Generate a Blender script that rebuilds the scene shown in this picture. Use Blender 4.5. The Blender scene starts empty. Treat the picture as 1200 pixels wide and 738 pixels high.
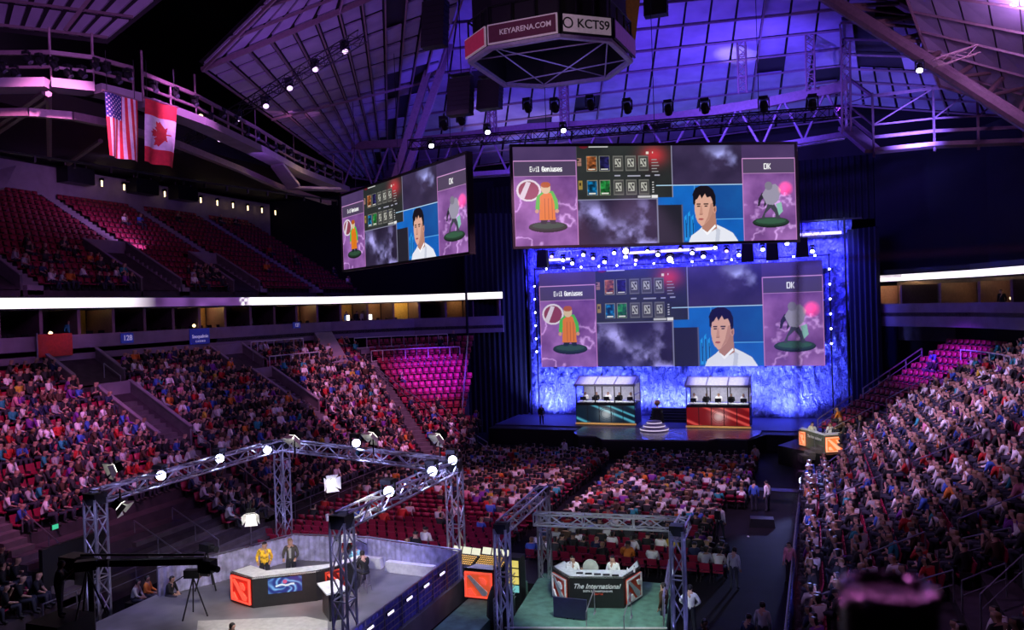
import bpy, bmesh, math, random
import numpy as np
from mathutils import Vector, Matrix

random.seed(7)
rng = np.random.default_rng(7)
S = bpy.context.scene
COL = S.collection

# ------------------------------------------------------------------ camera
F, EYE = 930.0, 12.0                       # focal length in px of the 1200x738 frame, eye height
_yaw = math.atan(345 / 930.0)
_a = math.atan(0.033)
_p = math.atan(-10 / 930.0 * math.cos(_a))
_fw0 = Vector((-math.sin(_yaw), math.cos(_yaw), 0)); _r0 = Vector((math.cos(_yaw), math.sin(_yaw), 0)); _z = Vector((0, 0, 1))
FW = _fw0 * math.cos(_p) + _z * math.sin(_p)
_u1 = -_fw0 * math.sin(_p) + _z * math.cos(_p)
RT = _r0 * math.cos(_a) - _u1 * math.sin(_a)
UP = _u1 * math.cos(_a) + _r0 * math.sin(_a)
cd = bpy.data.cameras.new('camera'); cam = bpy.data.objects.new('camera', cd); COL.objects.link(cam)
cam.matrix_world = Matrix(((RT.x, UP.x, -FW.x, 0), (RT.y, UP.y, -FW.y, 0), (RT.z, UP.z, -FW.z, EYE), (0, 0, 0, 1)))
cd.sensor_width = 36; cd.lens = F * 36 / 1200; cd.clip_start = 0.05; cd.clip_end = 400
cd.dof.use_dof = True; cd.dof.focus_distance = 42; cd.dof.aperture_fstop = 2.8
S.camera = cam

def at(x, y, X=None, Y=None, Z=None, D=None):
    """world point seen at pixel x,y of the 1200x738 frame on a world plane (or at depth D)"""
    d = FW * F + RT * (x - 600) - UP * (y - 369)
    if X is not None: t = X / d.x
    elif Y is not None: t = Y / d.y
    elif Z is not None: t = (Z - EYE) / d.z
    else: t = D / F
    return Vector((d.x * t, d.y * t, EYE + d.z * t))

# ------------------------------------------------------------------ world, exposure
S.view_settings.view_transform = 'Standard'; S.view_settings.look = 'None'
S.view_settings.exposure = 0.0; S.view_settings.gamma = 1.0; S.view_settings.use_curve_mapping = False
w = bpy.data.worlds.new('world'); S.world = w; w.use_nodes = True
w.node_tree.nodes['Background'].inputs[0].default_value = (0.30, 0.12, 0.5, 1)
w.node_tree.nodes['Background'].inputs[1].default_value = 0.005

# ------------------------------------------------------------------ large lights
def look(o, tgt): o.rotation_euler = (Vector(tgt) - Vector(o.location)).to_track_quat('-Z', 'Y').to_euler()
def spot(loc, tgt, col, watt, deg, blend=0.5, size=0.3):
    d = bpy.data.lights.new('spot_light', 'SPOT'); d.color = col; d.energy = watt
    d.spot_size = math.radians(deg); d.spot_blend = blend; d.shadow_soft_size = size
    o = bpy.data.objects.new('spot_light', d); COL.objects.link(o); o.location = loc; look(o, tgt); return o
def area(loc, tgt, col, watt, sx, sy):
    d = bpy.data.lights.new('area_light', 'AREA'); d.shape = 'RECTANGLE'; d.size = sx; d.size_y = sy; d.color = col; d.energy = watt
    o = bpy.data.objects.new('area_light', d); COL.objects.link(o); o.location = loc; look(o, tgt); return o
PINK = (1, .30, .74); VIO = (.55, .28, 1); BLUE = (.10, .10, 1); LAV = (.72, .5, 1); MAG = (.9, .08, .75)
# house spots over the seating
spot((-22, 20, 24), (-38, 27, 5), PINK, 13000, 44)
spot((-20, 26, 26), (-40, 34, 7), (.8, .25, .95), 9500, 34)
spot((-16, 40, 25), (-36, 46, 5), (.75, .3, .9), 2000, 42)
spot((-16, 44, 24), (-33, 55, 4), (1, .36, .8), 24000, 36)
spot((-12, 50, 22), (-31, 63, 6), (.30, .04, 1), 170000, 17, .9)
spot((-8, 30, 25), (-24, 32, .5), (.9, .3, .6), 2400, 50)
spot((-10, 36, 24), (-19, 47, .5), (1, .40, .75), 13000, 46)
spot((-8, 40, 24), (-8, 47, .5), (.9, .5, 1), 14000, 40)
spot((-8, 30, 26), (6, 44, 3), (.75, .45, 1), 22000, 44)
spot((-2, 20, 24), (6, 30, 3), (.75, .38, .95), 2000, 50)
spot((2, 50, 23), (9.5, 65, 5.6), (.30, .04, 1), 130000, 19, .9)
spot((-4, 40, 25), (9, 52, 5), (.72, .48, 1), 22000, 38)
# faint fill added for the upper deck, from unseen broad lights
area((-34, 42, 27), (-52, 46, 17), (.75, .25, .7), 190, 14, 4)
area((-50.5, 48, 24.3), (-56.8, 48, 22.6), (.55, .25, .8), 800, 1.5, 40)  # added strip light, only to brighten the top wall
# back wall and stage
for x in (-23, -16.5, -11.8, -7, -1.5): spot((x, 70.7, 1.55), (x, 73.2, 5.5), (.17, .20, 1), 8500, 125, .8)
spot((-1.5, 68.5, 1.0), (1.2, 72.6, 2.0), (.4, .5, 1), 16000, 60, .8)
for x in (-22, -16, -10, -4, 1): spot((x, 69.5, 18), (x, 73.2, 13.5), (.07, .06, 1), 7000, 120, .8)
spot((1.5, 69, 19), (2.4, 73, 17.2), (.4, .5, 1), 600, 60)
spot((-6, 60, 17), (-12, 63, 1.5), (.5, .4, 1), 1500, 22)
# roof up-lights
spot((-30, 60, 24.5), (-24, 70, 28.6), (.42, .3, 1), 4500, 70, .9)
spot((-14, 60.8, 22.5), at(600, 145, Y=73), (.55, .42, 1), 16000, 30, .9)
spot((-8, 56, 24), at(880, 40, Y=62), (.4, .35, 1), 9000, 22, .9)
spot((-3, 52, 24), (-3, 66, 29), (.12, .07, 1), 12500, 100, .9)
spot((7, 54, 21), (6, 66, 27), (.2, .14, 1), 9000, 80, .9)
area((-14, 52, 23), (-14, 64, 30), (.12, .06, 1), 3500, 20, 3)
area((-24, 36, 22), (-27, 46, 30), (.36, .14, .9), 300, 8, 8)
area((-17, 16, 21), (-28, 27, 31), (.5, .2, .8), 1500, 6, 6)
spot((12, 36, 22), (12, 46, 29), (.6, .25, .9), 1600, 100, .9)
# work light on the discussion stages
spot((-14, 24, 6.6), (-19, 24.5, 1.5), (1, .95, .88), 900, 75, .5)
spot((-16, 20, 7.5), (-19, 26, 1.5), (1, .95, .88), 2400, 60, .5)
spot((-7, 24.5, 6.5), (-7.6, 29.3, 1.5), (.88, 1, .92), 1500, 66, .5)
spot((-5, 26, 7), (-6, 29, .9), (.8, 1, .9), 300, 60, .5)
spot((-3, 50, 9), (.8, 59.5, 2.2), (1, .95, .8), 3800, 26, .5)

# ------------------------------------------------------------------ materials
MATS = {}
def lin(c):
    return tuple(((v / 12.92) if v <= .04045 else ((v + .055) / 1.055) ** 2.4) for v in c)
def mat(name, col, rough=.6, metal=0.0, var=.12, scale=6.0, bump=0.0, emit=None, power=0.0, spec=None):
    if name in MATS: return MATS[name]
    m = bpy.data.materials.new(name); m.use_nodes = True; nt = m.node_tree; b = nt.nodes['Principled BSDF']
    b.inputs['Roughness'].default_value = rough; b.inputs['Metallic'].default_value = metal
    if spec is not None: b.inputs['Specular IOR Level'].default_value = spec
    tc = nt.nodes.new('ShaderNodeTexCoord'); n = nt.nodes.new('ShaderNodeTexNoise'); n.inputs['Scale'].default_value = scale
    nt.links.new(tc.outputs['Object'], n.inputs['Vector'])
    r = nt.nodes.new('ShaderNodeValToRGB'); c = Vector(col[:3])
    r.color_ramp.elements[0].position = .3; r.color_ramp.elements[1].position = .7
    r.color_ramp.elements[0].color = (*(c * (1 - var)), 1); r.color_ramp.elements[1].color = (*(c * (1 + var)), 1)
    nt.links.new(n.outputs['Fac'], r.inputs[0]); nt.links.new(r.outputs[0], b.inputs['Base Color'])
    if bump:
        bp = nt.nodes.new('ShaderNodeBump'); bp.inputs['Strength'].default_value = bump; bp.inputs['Distance'].default_value = .1
        nt.links.new(n.outputs['Fac'], bp.inputs['Height']); nt.links.new(bp.outputs[0], b.inputs['Normal'])
    if emit is not None:
        b.inputs['Emission Color'].default_value = (*emit, 1); b.inputs['Emission Strength'].default_value = power
    MATS[name] = m; return m
def attr_screen(name, power=1.0):
    if name in MATS: return MATS[name]
    m = bpy.data.materials.new(name); m.use_nodes = True; nt = m.node_tree; b = nt.nodes['Principled BSDF']
    b.inputs['Base Color'].default_value = (.01, .01, .012, 1); b.inputs['Roughness'].default_value = .5
    a = nt.nodes.new('ShaderNodeAttribute'); a.attribute_name = 'picture'
    nt.links.new(a.outputs['Color'], b.inputs['Emission Color']); b.inputs['Emission Strength'].default_value = power
    MATS[name] = m; return m

M = dict(
 black=mat('matt_black', (.006, .006, .008), .6), blackcloth=mat('black_drape', (.006, .006, .012), .9),
 floor=mat('dark_floor', (.004, .003, .006), .8, spec=.15, scale=1.5, var=.4),
 concrete=mat('concrete', (.12, .095, .11), .85, var=.2, scale=2), lightconc=mat('painted_concrete', (.26, .21, .26), .8, var=.12, scale=1.2),
 step=mat('tread_concrete', (.045, .03, .042), .85, var=.3, scale=2),
 seat=mat('red_seat_plastic', (.30, .012, .05), .5), seatd=mat('dark_seat_frame', (.03, .02, .025), .5),
 steel=mat('painted_steel', (.22, .14, .17), .5, .2), steelb=mat('brown_steel', (.19, .11, .11), .55, .1), rail=mat('grey_rail', (.32, .3, .36), .35, .7),
 alu=mat('truss_aluminium', (.62, .62, .68), .28, .9), dark=mat('dark_metal', (.02, .02, .024), .4, .5),
 roof=mat('roof_panel', (.30, .25, .36), .7, var=.15, scale=.8), roofd=mat('roof_seam', (.012, .008, .012), .8),
 white=mat('white_paint', (.75, .75, .75), .5), silver=None,
 panelfl=mat('platform_carpet', (.16, .16, .17), .6, var=.3, scale=.8), greenfl=mat('green_carpet', (.10, .22, .17), .9, var=.25, scale=3),
 deckwhite=mat('white_desk_top', (.8, .82, .82), .35), deskblk=mat('black_desk_panel', (.016, .016, .018), .35),
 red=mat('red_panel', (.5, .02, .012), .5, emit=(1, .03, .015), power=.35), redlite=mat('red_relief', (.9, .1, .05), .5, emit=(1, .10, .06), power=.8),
 redflat=mat('red_print', (.62, .05, .02), .5), greyslash=mat('grey_relief', (.35, .4, .42), .5),
 gold=mat('gold', (.8, .5, .1), .3, .8), warmlit=mat('warm_lit_steel', (.55, .28, .08), .5),
 skin=mat('skin', (.46, .26, .19), .55, var=.05), skin2=mat('skin_dark', (.25, .13, .08), .55, var=.05),
 hair=mat('dark_hair', (.012, .009, .008), .5), hairb=mat('fair_hair', (.30, .18, .08), .5),
 jeans=mat('dark_trousers', (.03, .03, .05), .8), shoe=mat('dark_shoes', (.015, .015, .015), .5),
)
def lamp_mat(name, col, p): return mat(name, (.1, .1, .1), .5, emit=col, power=p)
L_WHITE = lamp_mat('lamp_white_glow', (.85, .9, 1), 14); L_BLUE = lamp_mat('lamp_blue_white_glow', (.55, .65, 1), 22)
L_VIO = lamp_mat('lamp_violet_glow', (.85, .55, 1), 2.2); L_WARM = lamp_mat('lamp_warm_glow', (1, .72, .35), 3.5); L_STAR = lamp_mat('lamp_bright_glow', (1, .95, .8), 40)
L_ROOM = lamp_mat('suite_wall_glow', (1, .5, .14), .16)

# ------------------------------------------------------------------ mesh helper
class MB:
    def __init__(s): s.v = []; s.f = []; s.m = []
    def add(s, vs, fs, mi=0):
        n = len(s.v); s.v += [tuple(v) for v in vs]; s.f += [tuple(i + n for i in f) for f in fs]; s.m += [mi] * len(fs); return s
    def box(s, c, d, rz=0.0, mi=0, taper=1.0):
        cs, sn = math.cos(rz), math.sin(rz); vs = []
        for z in (-.5, .5):
            k = taper if z > 0 else 1.0
            for x, y in ((-.5, -.5), (.5, -.5), (.5, .5), (-.5, .5)):
                X, Y = x * d[0] * k, y * d[1] * k; vs.append((c[0] + X * cs - Y * sn, c[1] + X * sn + Y * cs, c[2] + z * d[2]))
        return s.add(vs, [(3, 2, 1, 0), (4, 5, 6, 7), (0, 1, 5, 4), (1, 2, 6, 5), (2, 3, 7, 6), (3, 0, 4, 7)], mi)
    def bar(s, p, q, r, n=6, mi=0, r2=None, caps=True):
        p, q = Vector(p), Vector(q); d = q - p
        if d.length < 1e-6: return s
        d.normalize(); a = d.cross(Vector((0, 0, 1)) if abs(d.z) < .95 else Vector((1, 0, 0))).normalized(); b = d.cross(a); r2 = r if r2 is None else r2; vs = []
        for c, R in ((p, r), (q, r2)):
            for i in range(n):
                t = 2 * math.pi * (i + .5) / n; vs.append(c + a * math.cos(t) * R + b * math.sin(t) * R)
        fs = [(i, (i + 1) % n, n + (i + 1) % n, n + i) for i in range(n)]
        if caps: fs += [tuple(range(n))[::-1], tuple(range(n, 2 * n))]
        return s.add(vs, fs, mi)
    def path(s, pts, r, n=5, mi=0):
        for p, q in zip(pts, pts[1:]): s.bar(p, q, r, n, mi)
        return s
    def beam(s, p, q, w, h, mi=0):       # rectangular beam, h vertical
        p, q = Vector(p), Vector(q); d = (q - p).normalized(); a = d.cross(Vector((0, 0, 1)))
        if a.length < .05: a = Vector((1, 0, 0))
        a.normalize(); b = a.cross(d); vs = []
        for c in (p, q):
            for x, y in ((-.5, -.5), (.5, -.5), (.5, .5), (-.5, .5)): vs.append(c + a * x * w + b * y * h)
        return s.add(vs, [(0, 1, 2, 3), (7, 6, 5, 4), (0, 4, 5, 1), (1, 5, 6, 2), (2, 6, 7, 3), (3, 7, 4, 0)], mi)
    def slab(s, pts, t, mi=0):          # polygon pushed along its normal by -t
        P = [Vector(p) for p in pts]; n = (P[1] - P[0]).cross(P[2] - P[0]).normalized(); k = len(P)
        vs = P + [p - n * t for p in P]
        fs = [tuple(range(k)), tuple(range(k, 2 * k))[::-1]] + [(i, k + i, k + (i + 1) % k, (i + 1) % k) for i in range(k)]
        return s.add(vs, fs, mi)
    def prism(s, poly, z0, z1, mi=0):
        A = sum(poly[i][0] * poly[(i + 1) % len(poly)][1] - poly[(i + 1) % len(poly)][0] * poly[i][1] for i in range(len(poly)))
        if A < 0: poly = list(poly)[::-1]
        return s.add([(x, y, z1) for x, y in poly] + [(x, y, z0) for x, y in poly], [tuple(range(len(poly))), tuple(range(len(poly), 2 * len(poly)))[::-1]] + [(i, len(poly) + i, len(poly) + (i + 1) % len(poly), (i + 1) % len(poly)) for i in range(len(poly))], mi)
    def lathe(s, c, prof, n=16, mi=0):
        vs = []; k = len(prof)
        for r, z in prof:
            for i in range(n):
                t = 2 * math.pi * i / n; vs.append((c[0] + r * math.cos(t), c[1] + r * math.sin(t), c[2] + z))
        fs = [(j * n + i, j * n + (i + 1) % n, (j + 1) * n + (i + 1) % n, (j + 1) * n + i) for j in range(k - 1) for i in range(n)]
        fs += [tuple(range(n))[::-1], tuple(range((k - 1) * n, k * n))]
        return s.add(vs, fs, mi)
    def ball(s, c, r, mi=0, n=10, sz=1.0):
        prof = [(r * math.sin(math.pi * j / 6) if 0 < j < 6 else .001, -r * sz * math.cos(math.pi * j / 6)) for j in range(7)]
        return s.lathe(c, prof, n, mi)
    def mesh(s, name, mats):
        me = bpy.data.meshes.new(name); me.from_pydata(s.v, [], s.f)
        for m in (mats if isinstance(mats, (list, tuple)) else [mats]): me.materials.append(m)
        if len(me.materials) > 1: me.polygons.foreach_set('material_index', s.m)
        me.update(); return me
    def build(s, name, mats, parent=None):
        o = bpy.data.objects.new(name, s.mesh(name, mats)); COL.objects.link(o)
        if parent: o.parent = parent
        return o
def tag(o, label, cat, group=None, kind=None):
    o['label'] = label; o['category'] = cat
    if group: o['group'] = group
    if kind: o['kind'] = kind
    return o
def struct(o, kind='structure', label=None):
    o['kind'] = kind
    if label: o['label'] = label
    return o
def thing(name, label, cat, loc=(0, 0, 0), rz=0, group=None):
    o = bpy.data.objects.new(name, None); COL.objects.link(o); o.location = loc; o.rotation_euler = (0, 0, rz); o.empty_display_size = .2
    return tag(o, label, cat, group)
def copy_tree(o, parent=None):
    c = o.copy(); COL.objects.link(c); c.parent = parent
    for ch in list(o.children): copy_tree(ch, c)
    return c
def text(name, s, size, mtl, parent, loc, rot, ext=.01, shear=0.0, align='CENTER', sx=1.0):
    cu = bpy.data.curves.new(name, 'FONT'); cu.body = s; cu.size = size; cu.extrude = ext; cu.shear = shear; cu.align_x = align; cu.align_y = 'CENTER'; cu.offset = size * .012
    cu.materials.append(mtl); o = bpy.data.objects.new(name, cu); COL.objects.link(o); o.parent = parent; o.location = loc; o.rotation_euler = rot; o.scale = (sx, 1, 1)
    dg = bpy.context.evaluated_depsgraph_get(); dg.update(); me = bpy.data.meshes.new_from_object(o.evaluated_get(dg)); n = bpy.data.objects.new(name, me); COL.objects.link(n)
    n.parent = parent; n.location = loc; n.rotation_euler = rot; n.scale = (sx, 1, 1); bpy.data.objects.remove(o); return n
# ------------------------------------------------------------------ people
def skeleton(pose, v=0, fingers=False):
    """joints: name -> (pos, radius); edges list. forward is +Y, feet/seat at z=0 of the ground"""
    r_ = random.Random(100 + v); j = {}; e = []
    def add(n, p, r, par=None):
        j[n] = (Vector(p), r)
        if par: e.append((par, n))
    sit = pose.startswith('sit')
    hz = .50 if sit else .96
    if pose == 'sitstool': hz = .80
    lean = r_.uniform(-.02, .14) if sit else r_.uniform(-.01, .04)
    tw = r_.uniform(-.06, .06)
    add('pelvis', (0, 0, hz), .135)
    add('waist', (0, lean * .3, hz + .16), .125, 'pelvis'); add('chest', (tw * .3, lean * .7, hz + .36), .15, 'waist')
    add('neck', (tw * .5, lean + .01, hz + .54), .056, 'chest'); 
    hd = r_.uniform(-.03, .05)
    add('head', (tw * .7, lean + .03 + hd, hz + .665), .088, 'neck'); add('crown', (tw * .75, lean + .03 + hd, hz + .755), .075, 'head')
    for s, n in ((-1, 'l'), (1, 'r')):
        add('sh' + n, (s * .185, lean * .8, hz + .46), .068, 'chest')
        if pose in ('sit', 'sitstool'):
            o = r_.choice((0, 0, 1, 2))
            if o == 0: el, wr = (s * .24, .06 + lean, hz + .2), (s * .15, .30, hz + .12)
            elif o == 1: el, wr = (s * .27, .02 + lean, hz + .2), (s * .06, .22, hz + .26)
            else: el, wr = (s * .24, .12 + lean, hz + .24), (s * .08, .24, hz + .50)
        elif pose == 'sitdesk': el, wr = (s * .25, .14 + lean, hz + .22), (s * .17, .40, hz + .26)
        elif pose == 'desk': el, wr = (s * .27, .04 + lean, hz + .2), (s * .22, .27, hz + .12)
        elif pose == 'hips': el, wr = (s * .36, -.06, hz + .22), (s * .19, .06, hz + .05)
        elif pose == 'film': el, wr = (s * .27, .16, hz + .26), (s * .12, .38, hz + .42)
        elif pose == 'cheer': el, wr = (s * .34, .05, hz + .55), (s * .30, .08, hz + .82)
        else: el, wr = (s * .245, -.02, hz + .18), (s * .25, .06, hz - .07)
        add('el' + n, el, .046, 'sh' + n); add('wr' + n, wr, .031, 'el' + n)
        d = (Vector(wr) - Vector(el)).normalized(); w_ = Vector(wr)
        if not fingers: add('ha' + n, w_ + d * .11, .032, 'wr' + n)
        else:
            pc = w_ + d * .075; add('ha' + n, pc, .036, 'wr' + n)
            side = d.cross(Vector((0, 0, 1))).normalized() if abs(d.z) < .9 else Vector((1, 0, 0)); dn = Vector((0, 0, -1)) if abs(d.z) < .9 else Vector((0, 1, 0))
            for k, (off, ln) in enumerate(((-.03, .062), (-.01, .078), (.011, .072), (.031, .055))):
                b_ = pc + side * off + d * .028; a1 = b_ + d * ln * .5 + dn * .004; a2 = a1 + d * ln * .42 + dn * .022
                add('f%s%d' % (n, k), b_, .0105, 'ha' + n); add('g%s%d' % (n, k), a1, .0095, 'f%s%d' % (n, k)); add('h%s%d' % (n, k), a2, .008, 'g%s%d' % (n, k))
            tb = w_ + d * .03 - side * s * .035; add('t' + n, tb, .013, 'ha' + n); add('u' + n, tb - side * s * .02 + d * .04 + dn * .01, .0095, 't' + n)
        hip = (s * .095, 0, hz - .03)
        add('hip' + n, hip, .095, 'pelvis')
        if sit:
            ky = .44 if pose != 'sitstool' else .40; kz = hz - .01; fz = .09 if pose != 'sitstool' else .34
            sp = r_.uniform(.0, .08)
            add('kn' + n, (s * (.12 + sp), ky, kz), .062, 'hip' + n); add('an' + n, (s * (.12 + sp), ky + r_.uniform(-.08, .05), fz), .042, 'kn' + n)
            a_ = j['an' + n][0]; add('to' + n, a_ + Vector((s * .02, .15, -.045)), .036, 'an' + n)
        else:
            st = (.12 if pose == 'walk' else .02) * s
            add('kn' + n, (s * .115, st * .7 + .02, .50), .062, 'hip' + n); add('an' + n, (s * .125, st - (.05 if s < 0 and pose == 'walk' else 0), .085), .042, 'kn' + n)
            a_ = j['an' + n][0]; add('to' + n, a_ + Vector((s * .03, .15, -.045)), .036, 'an' + n)
    if fingers:
        h = j['head'][0]; add('nose', h + Vector((0, .10, .005)), .014, 'head')
        add('chin', h + Vector((0, .055, -.065)), .035, 'head')
        for s in (-1, 1): add('ear%d' % s, h + Vector((s * .092, -.005, .0)), .015, 'head')
    return j, e
def seg_d(p, a, b):
    ab = b - a; t = max(0, min(1, (p - a).dot(ab) / max(ab.length_squared, 1e-9))); return (p - a - ab * t).length
_pm = {}
def person_mesh(pose, v=0, sub=0, fingers=False, long_sleeve=False):
    key = (pose, v, sub, fingers, long_sleeve)
    if key in _pm: return _pm[key]
    j, e = skeleton(pose, v, fingers); names = list(j); ix = {n: i for i, n in enumerate(names)}
    me = bpy.data.meshes.new('tmp'); me.from_pydata([j[n][0] for n in names], [(ix[a], ix[b]) for a, b in e], [])
    o = bpy.data.objects.new('tmp', me); COL.objects.link(o)
    md = o.modifiers.new('s', 'SKIN'); md.use_smooth_shade = True; md.branch_smoothing = .2
    if sub: m2 = o.modifiers.new('u', 'SUBSURF'); m2.levels = m2.render_levels = sub
    if not me.skin_vertices:
        bm = bmesh.new(); bm.from_mesh(me); bm.verts.layers.skin.verify(); bm.to_mesh(me); bm.free()
    for i, n in enumerate(names):
        r = j[n][1]; f = 1.25 if sub else 1.0
        me.skin_vertices[0].data[i].radius = (r * f, r * f); me.skin_vertices[0].data[i].use_root = (n == 'pelvis')
    dg = bpy.context.evaluated_depsgraph_get(); dg.update()
    out = bpy.data.meshes.new_from_object(o.evaluated_get(dg)); bpy.data.objects.remove(o)
    hd = j['head'][0]; idx = []
    for f in out.polygons:
        c = Vector(f.center); best = min(((seg_d(c, j[a][0], j[b][0]), b) for a, b in e))[1]
        k = 1
        if best in ('head', 'crown', 'nose', 'chin') or best.startswith('ear') or best == 'neck': 
            k = 0
            if best in ('head', 'crown') and (c.z > hd.z + .06 or (c.y < hd.y - .01 and c.z > hd.z - .05)): k = 3
        elif best[:2] in ('wr',): k = 1 if long_sleeve else 0
        elif best[:2] == 'ha' or best[0] in 'fghtu' and len(best) <= 3 and best[:2] != 'to': k = 0
        elif best[:3] == 'hip' or best[:2] == 'kn' : k = 2
        elif best[:2] == 'an': k = 2
        elif best[:2] == 'to': k = 4
        if best == 'waist' and c.z < j['pelvis'][0].z + .02: k = 2
        idx.append(k)
    out.materials.clear()
    for m in (M['skin'], M['white'], M['jeans'], M['hair'], M['shoe']): out.materials.append(m)
    out.polygons.foreach_set('material_index', idx)
    for p in out.polygons: p.use_smooth = True
    out.name = 'person'; _pm[key] = (out, j); return _pm[key]
_dress = {}
def dressed(base, key, shirt, pants=None, hair=None, skin=None):
    k = (base.name, key)
    if k in _dress: return _dress[k]
    m = base.copy(); m.materials[1] = shirt
    if pants: m.materials[2] = pants
    if hair: m.materials[3] = hair
    if skin: m.materials[0] = skin
    _dress[k] = m; return m
def figure(pose, label, loc, face, shirt, pants=None, hair=None, skin=None, v=0, scale=1.0, long_sleeve=True, group=None, fine=True):
    """a single person of its own: body, with hair and eyes as parts"""
    me, j = person_mesh(pose, v, 1 if fine else 0, fine, long_sleeve)
    m = dressed(me, (shirt.name, pants and pants.name, hair and hair.name, skin and skin.name), shirt, pants, skin or M['skin'], skin)
    o = bpy.data.objects.new('person', m); COL.objects.link(o); o.location = loc; o.rotation_euler = (0, 0, face - math.pi / 2); o.scale = (scale,) * 3
    tag(o, label, 'person', group)
    h = j['head'][0]; hb = MB(); n = 12
    for a_ in range(1, 7):
        pass
    prof = [(.001, .135), (.045, .125), (.078, .098), (.096, .06), (.100, .02), (.097, -.02), (.085, -.06)]
    vs = []; fs = []
    for i, (r, z) in enumerate(prof):
        for k in range(n):
            t = 2 * math.pi * k / n; y = math.sin(t) * r; zz = z
            if y > .03 and z < .07: zz = max(z, .062)
            vs.append((h.x + math.cos(t) * r, h.y - .012 + y * 1.08, h.z + zz))
    fs = [(i * n + k, i * n + (k + 1) % n, (i + 1) * n + (k + 1) % n, (i + 1) * n + k) for i in range(len(prof) - 1) for k in range(n)]
    hb.add(vs, fs).build('hair', hair or M['hair'], o)
    if fine:
        for s in (-1, 1): MB().ball((h.x + s * .033, h.y + .088, h.z + .022), .011, n=6).build('eye', M['black'], o)
    return o
# clothes of the crowd: name, colour, weight
SHIRTS = [('black', (.012, .012, .015), 26), ('charcoal', (.04, .04, .045), 16), ('navy', (.02, .03, .09), 9), ('brown', (.07, .035, .02), 6), ('white', (.85, .83, .83), 15), ('light grey', (.42, .42, .44), 9),
          ('red', (.5, .02, .02), 7), ('blue', (.05, .12, .5), 5), ('teal', (.03, .3, .35), 2), ('orange', (.75, .22, .03), 2), ('purple', (.2, .04, .32), 3), ('pink', (.7, .25, .35), 2), ('yellow', (.7, .5, .05), 1)]
SM = [mat('cloth_' + n.replace(' ', '_'), c, .85, var=.1) for n, c, _ in SHIRTS]; SW = np.array([w_ for *_, w_ in SHIRTS], float); SW /= SW.sum()
def cloth(n): return SM[[s[0] for s in SHIRTS].index(n)]

def mesh_arrays(me):
    nv = len(me.vertices); co = np.empty(nv * 3, np.float32); me.vertices.foreach_get('co', co)
    nl = len(me.loops); lv = np.empty(nl, np.int32); me.loops.foreach_get('vertex_index', lv)
    npo = len(me.polygons); ls = np.empty(npo, np.int32); me.polygons.foreach_get('loop_start', ls); lt = np.empty(npo, np.int32); me.polygons.foreach_get('loop_total', lt)
    mi = np.empty(npo, np.int32); me.polygons.foreach_get('material_index', mi)
    return co.reshape(-1, 3), lv, ls, lt, mi
def mass(name, variants, placed, mats):
    """one mesh of many copies: placed = list of (variant, x, y, z, facing, scale, material map)"""
    A = [mesh_arrays(m) for m in variants]; V = []; Lv = []; Ls = []; Lt = []; Mi = []; nv = nl = 0
    for (k, x, y, z, fa, sc, mm) in placed:
        co, lv, ls, lt, mi = A[k]; c, s = math.cos(fa - math.pi / 2), math.sin(fa - math.pi / 2)
        o = np.empty_like(co); o[:, 0] = (co[:, 0] * c - co[:, 1] * s) * sc + x; o[:, 1] = (co[:, 0] * s + co[:, 1] * c) * sc + y; o[:, 2] = co[:, 2] * sc + z
        V.append(o); Lv.append(lv + nv); Ls.append(ls + nl); Lt.append(lt); Mi.append(np.asarray(mm, np.int32)[mi]); nv += len(co); nl += len(lv)
    V = np.concatenate(V); Lv = np.concatenate(Lv); Ls = np.concatenate(Ls); Lt = np.concatenate(Lt); Mi = np.concatenate(Mi)
    me = bpy.data.meshes.new(name); me.vertices.add(len(V)); me.vertices.foreach_set('co', V.ravel()); me.loops.add(len(Lv)); me.loops.foreach_set('vertex_index', Lv)
    me.polygons.add(len(Ls)); me.polygons.foreach_set('loop_start', Ls); me.polygons.foreach_set('loop_total', Lt)
    for m in mats: me.materials.append(m)
    me.polygons.foreach_set('material_index', Mi); me.update(calc_edges=True)
    o = bpy.data.objects.new(name, me); COL.objects.link(o); return o

# ------------------------------------------------------------------ the floor and seating bowls
struct(MB().box((-14, 40, -.15), (44, 80, .3)).build('floor', M['floor']))
RP, RL, RR = .85, .51, .42           # row pitch, rise per row left / right
LROWS, RROWS, UROWS = 16, 17, 16
LC, RC = (-24.0, 52.0), (-6.0, 56.0)
def lpt(s, dr):                      # left bowl: s<=52 is Y along the straight, beyond it degrees round the corner
    if s <= 52: return (-28 - dr, s, 0.0)
    a = math.radians(180 - (s - 52)); r = 4 + dr
    return (LC[0] + r * math.cos(a), LC[1] + r * math.sin(a), a - math.pi)
def rpt(s, dr):
    if s <= 56: return (-.4 + dr, s, math.pi)
    a = math.radians(s - 56); r = 5.6 + dr
    return (RC[0] + r * math.cos(a), RC[1] + r * math.sin(a), a + math.pi)
def upt(s, dr):                      # upper deck on the far side of the left bowl
    return (-43 - dr, s, 0.0)
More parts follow.
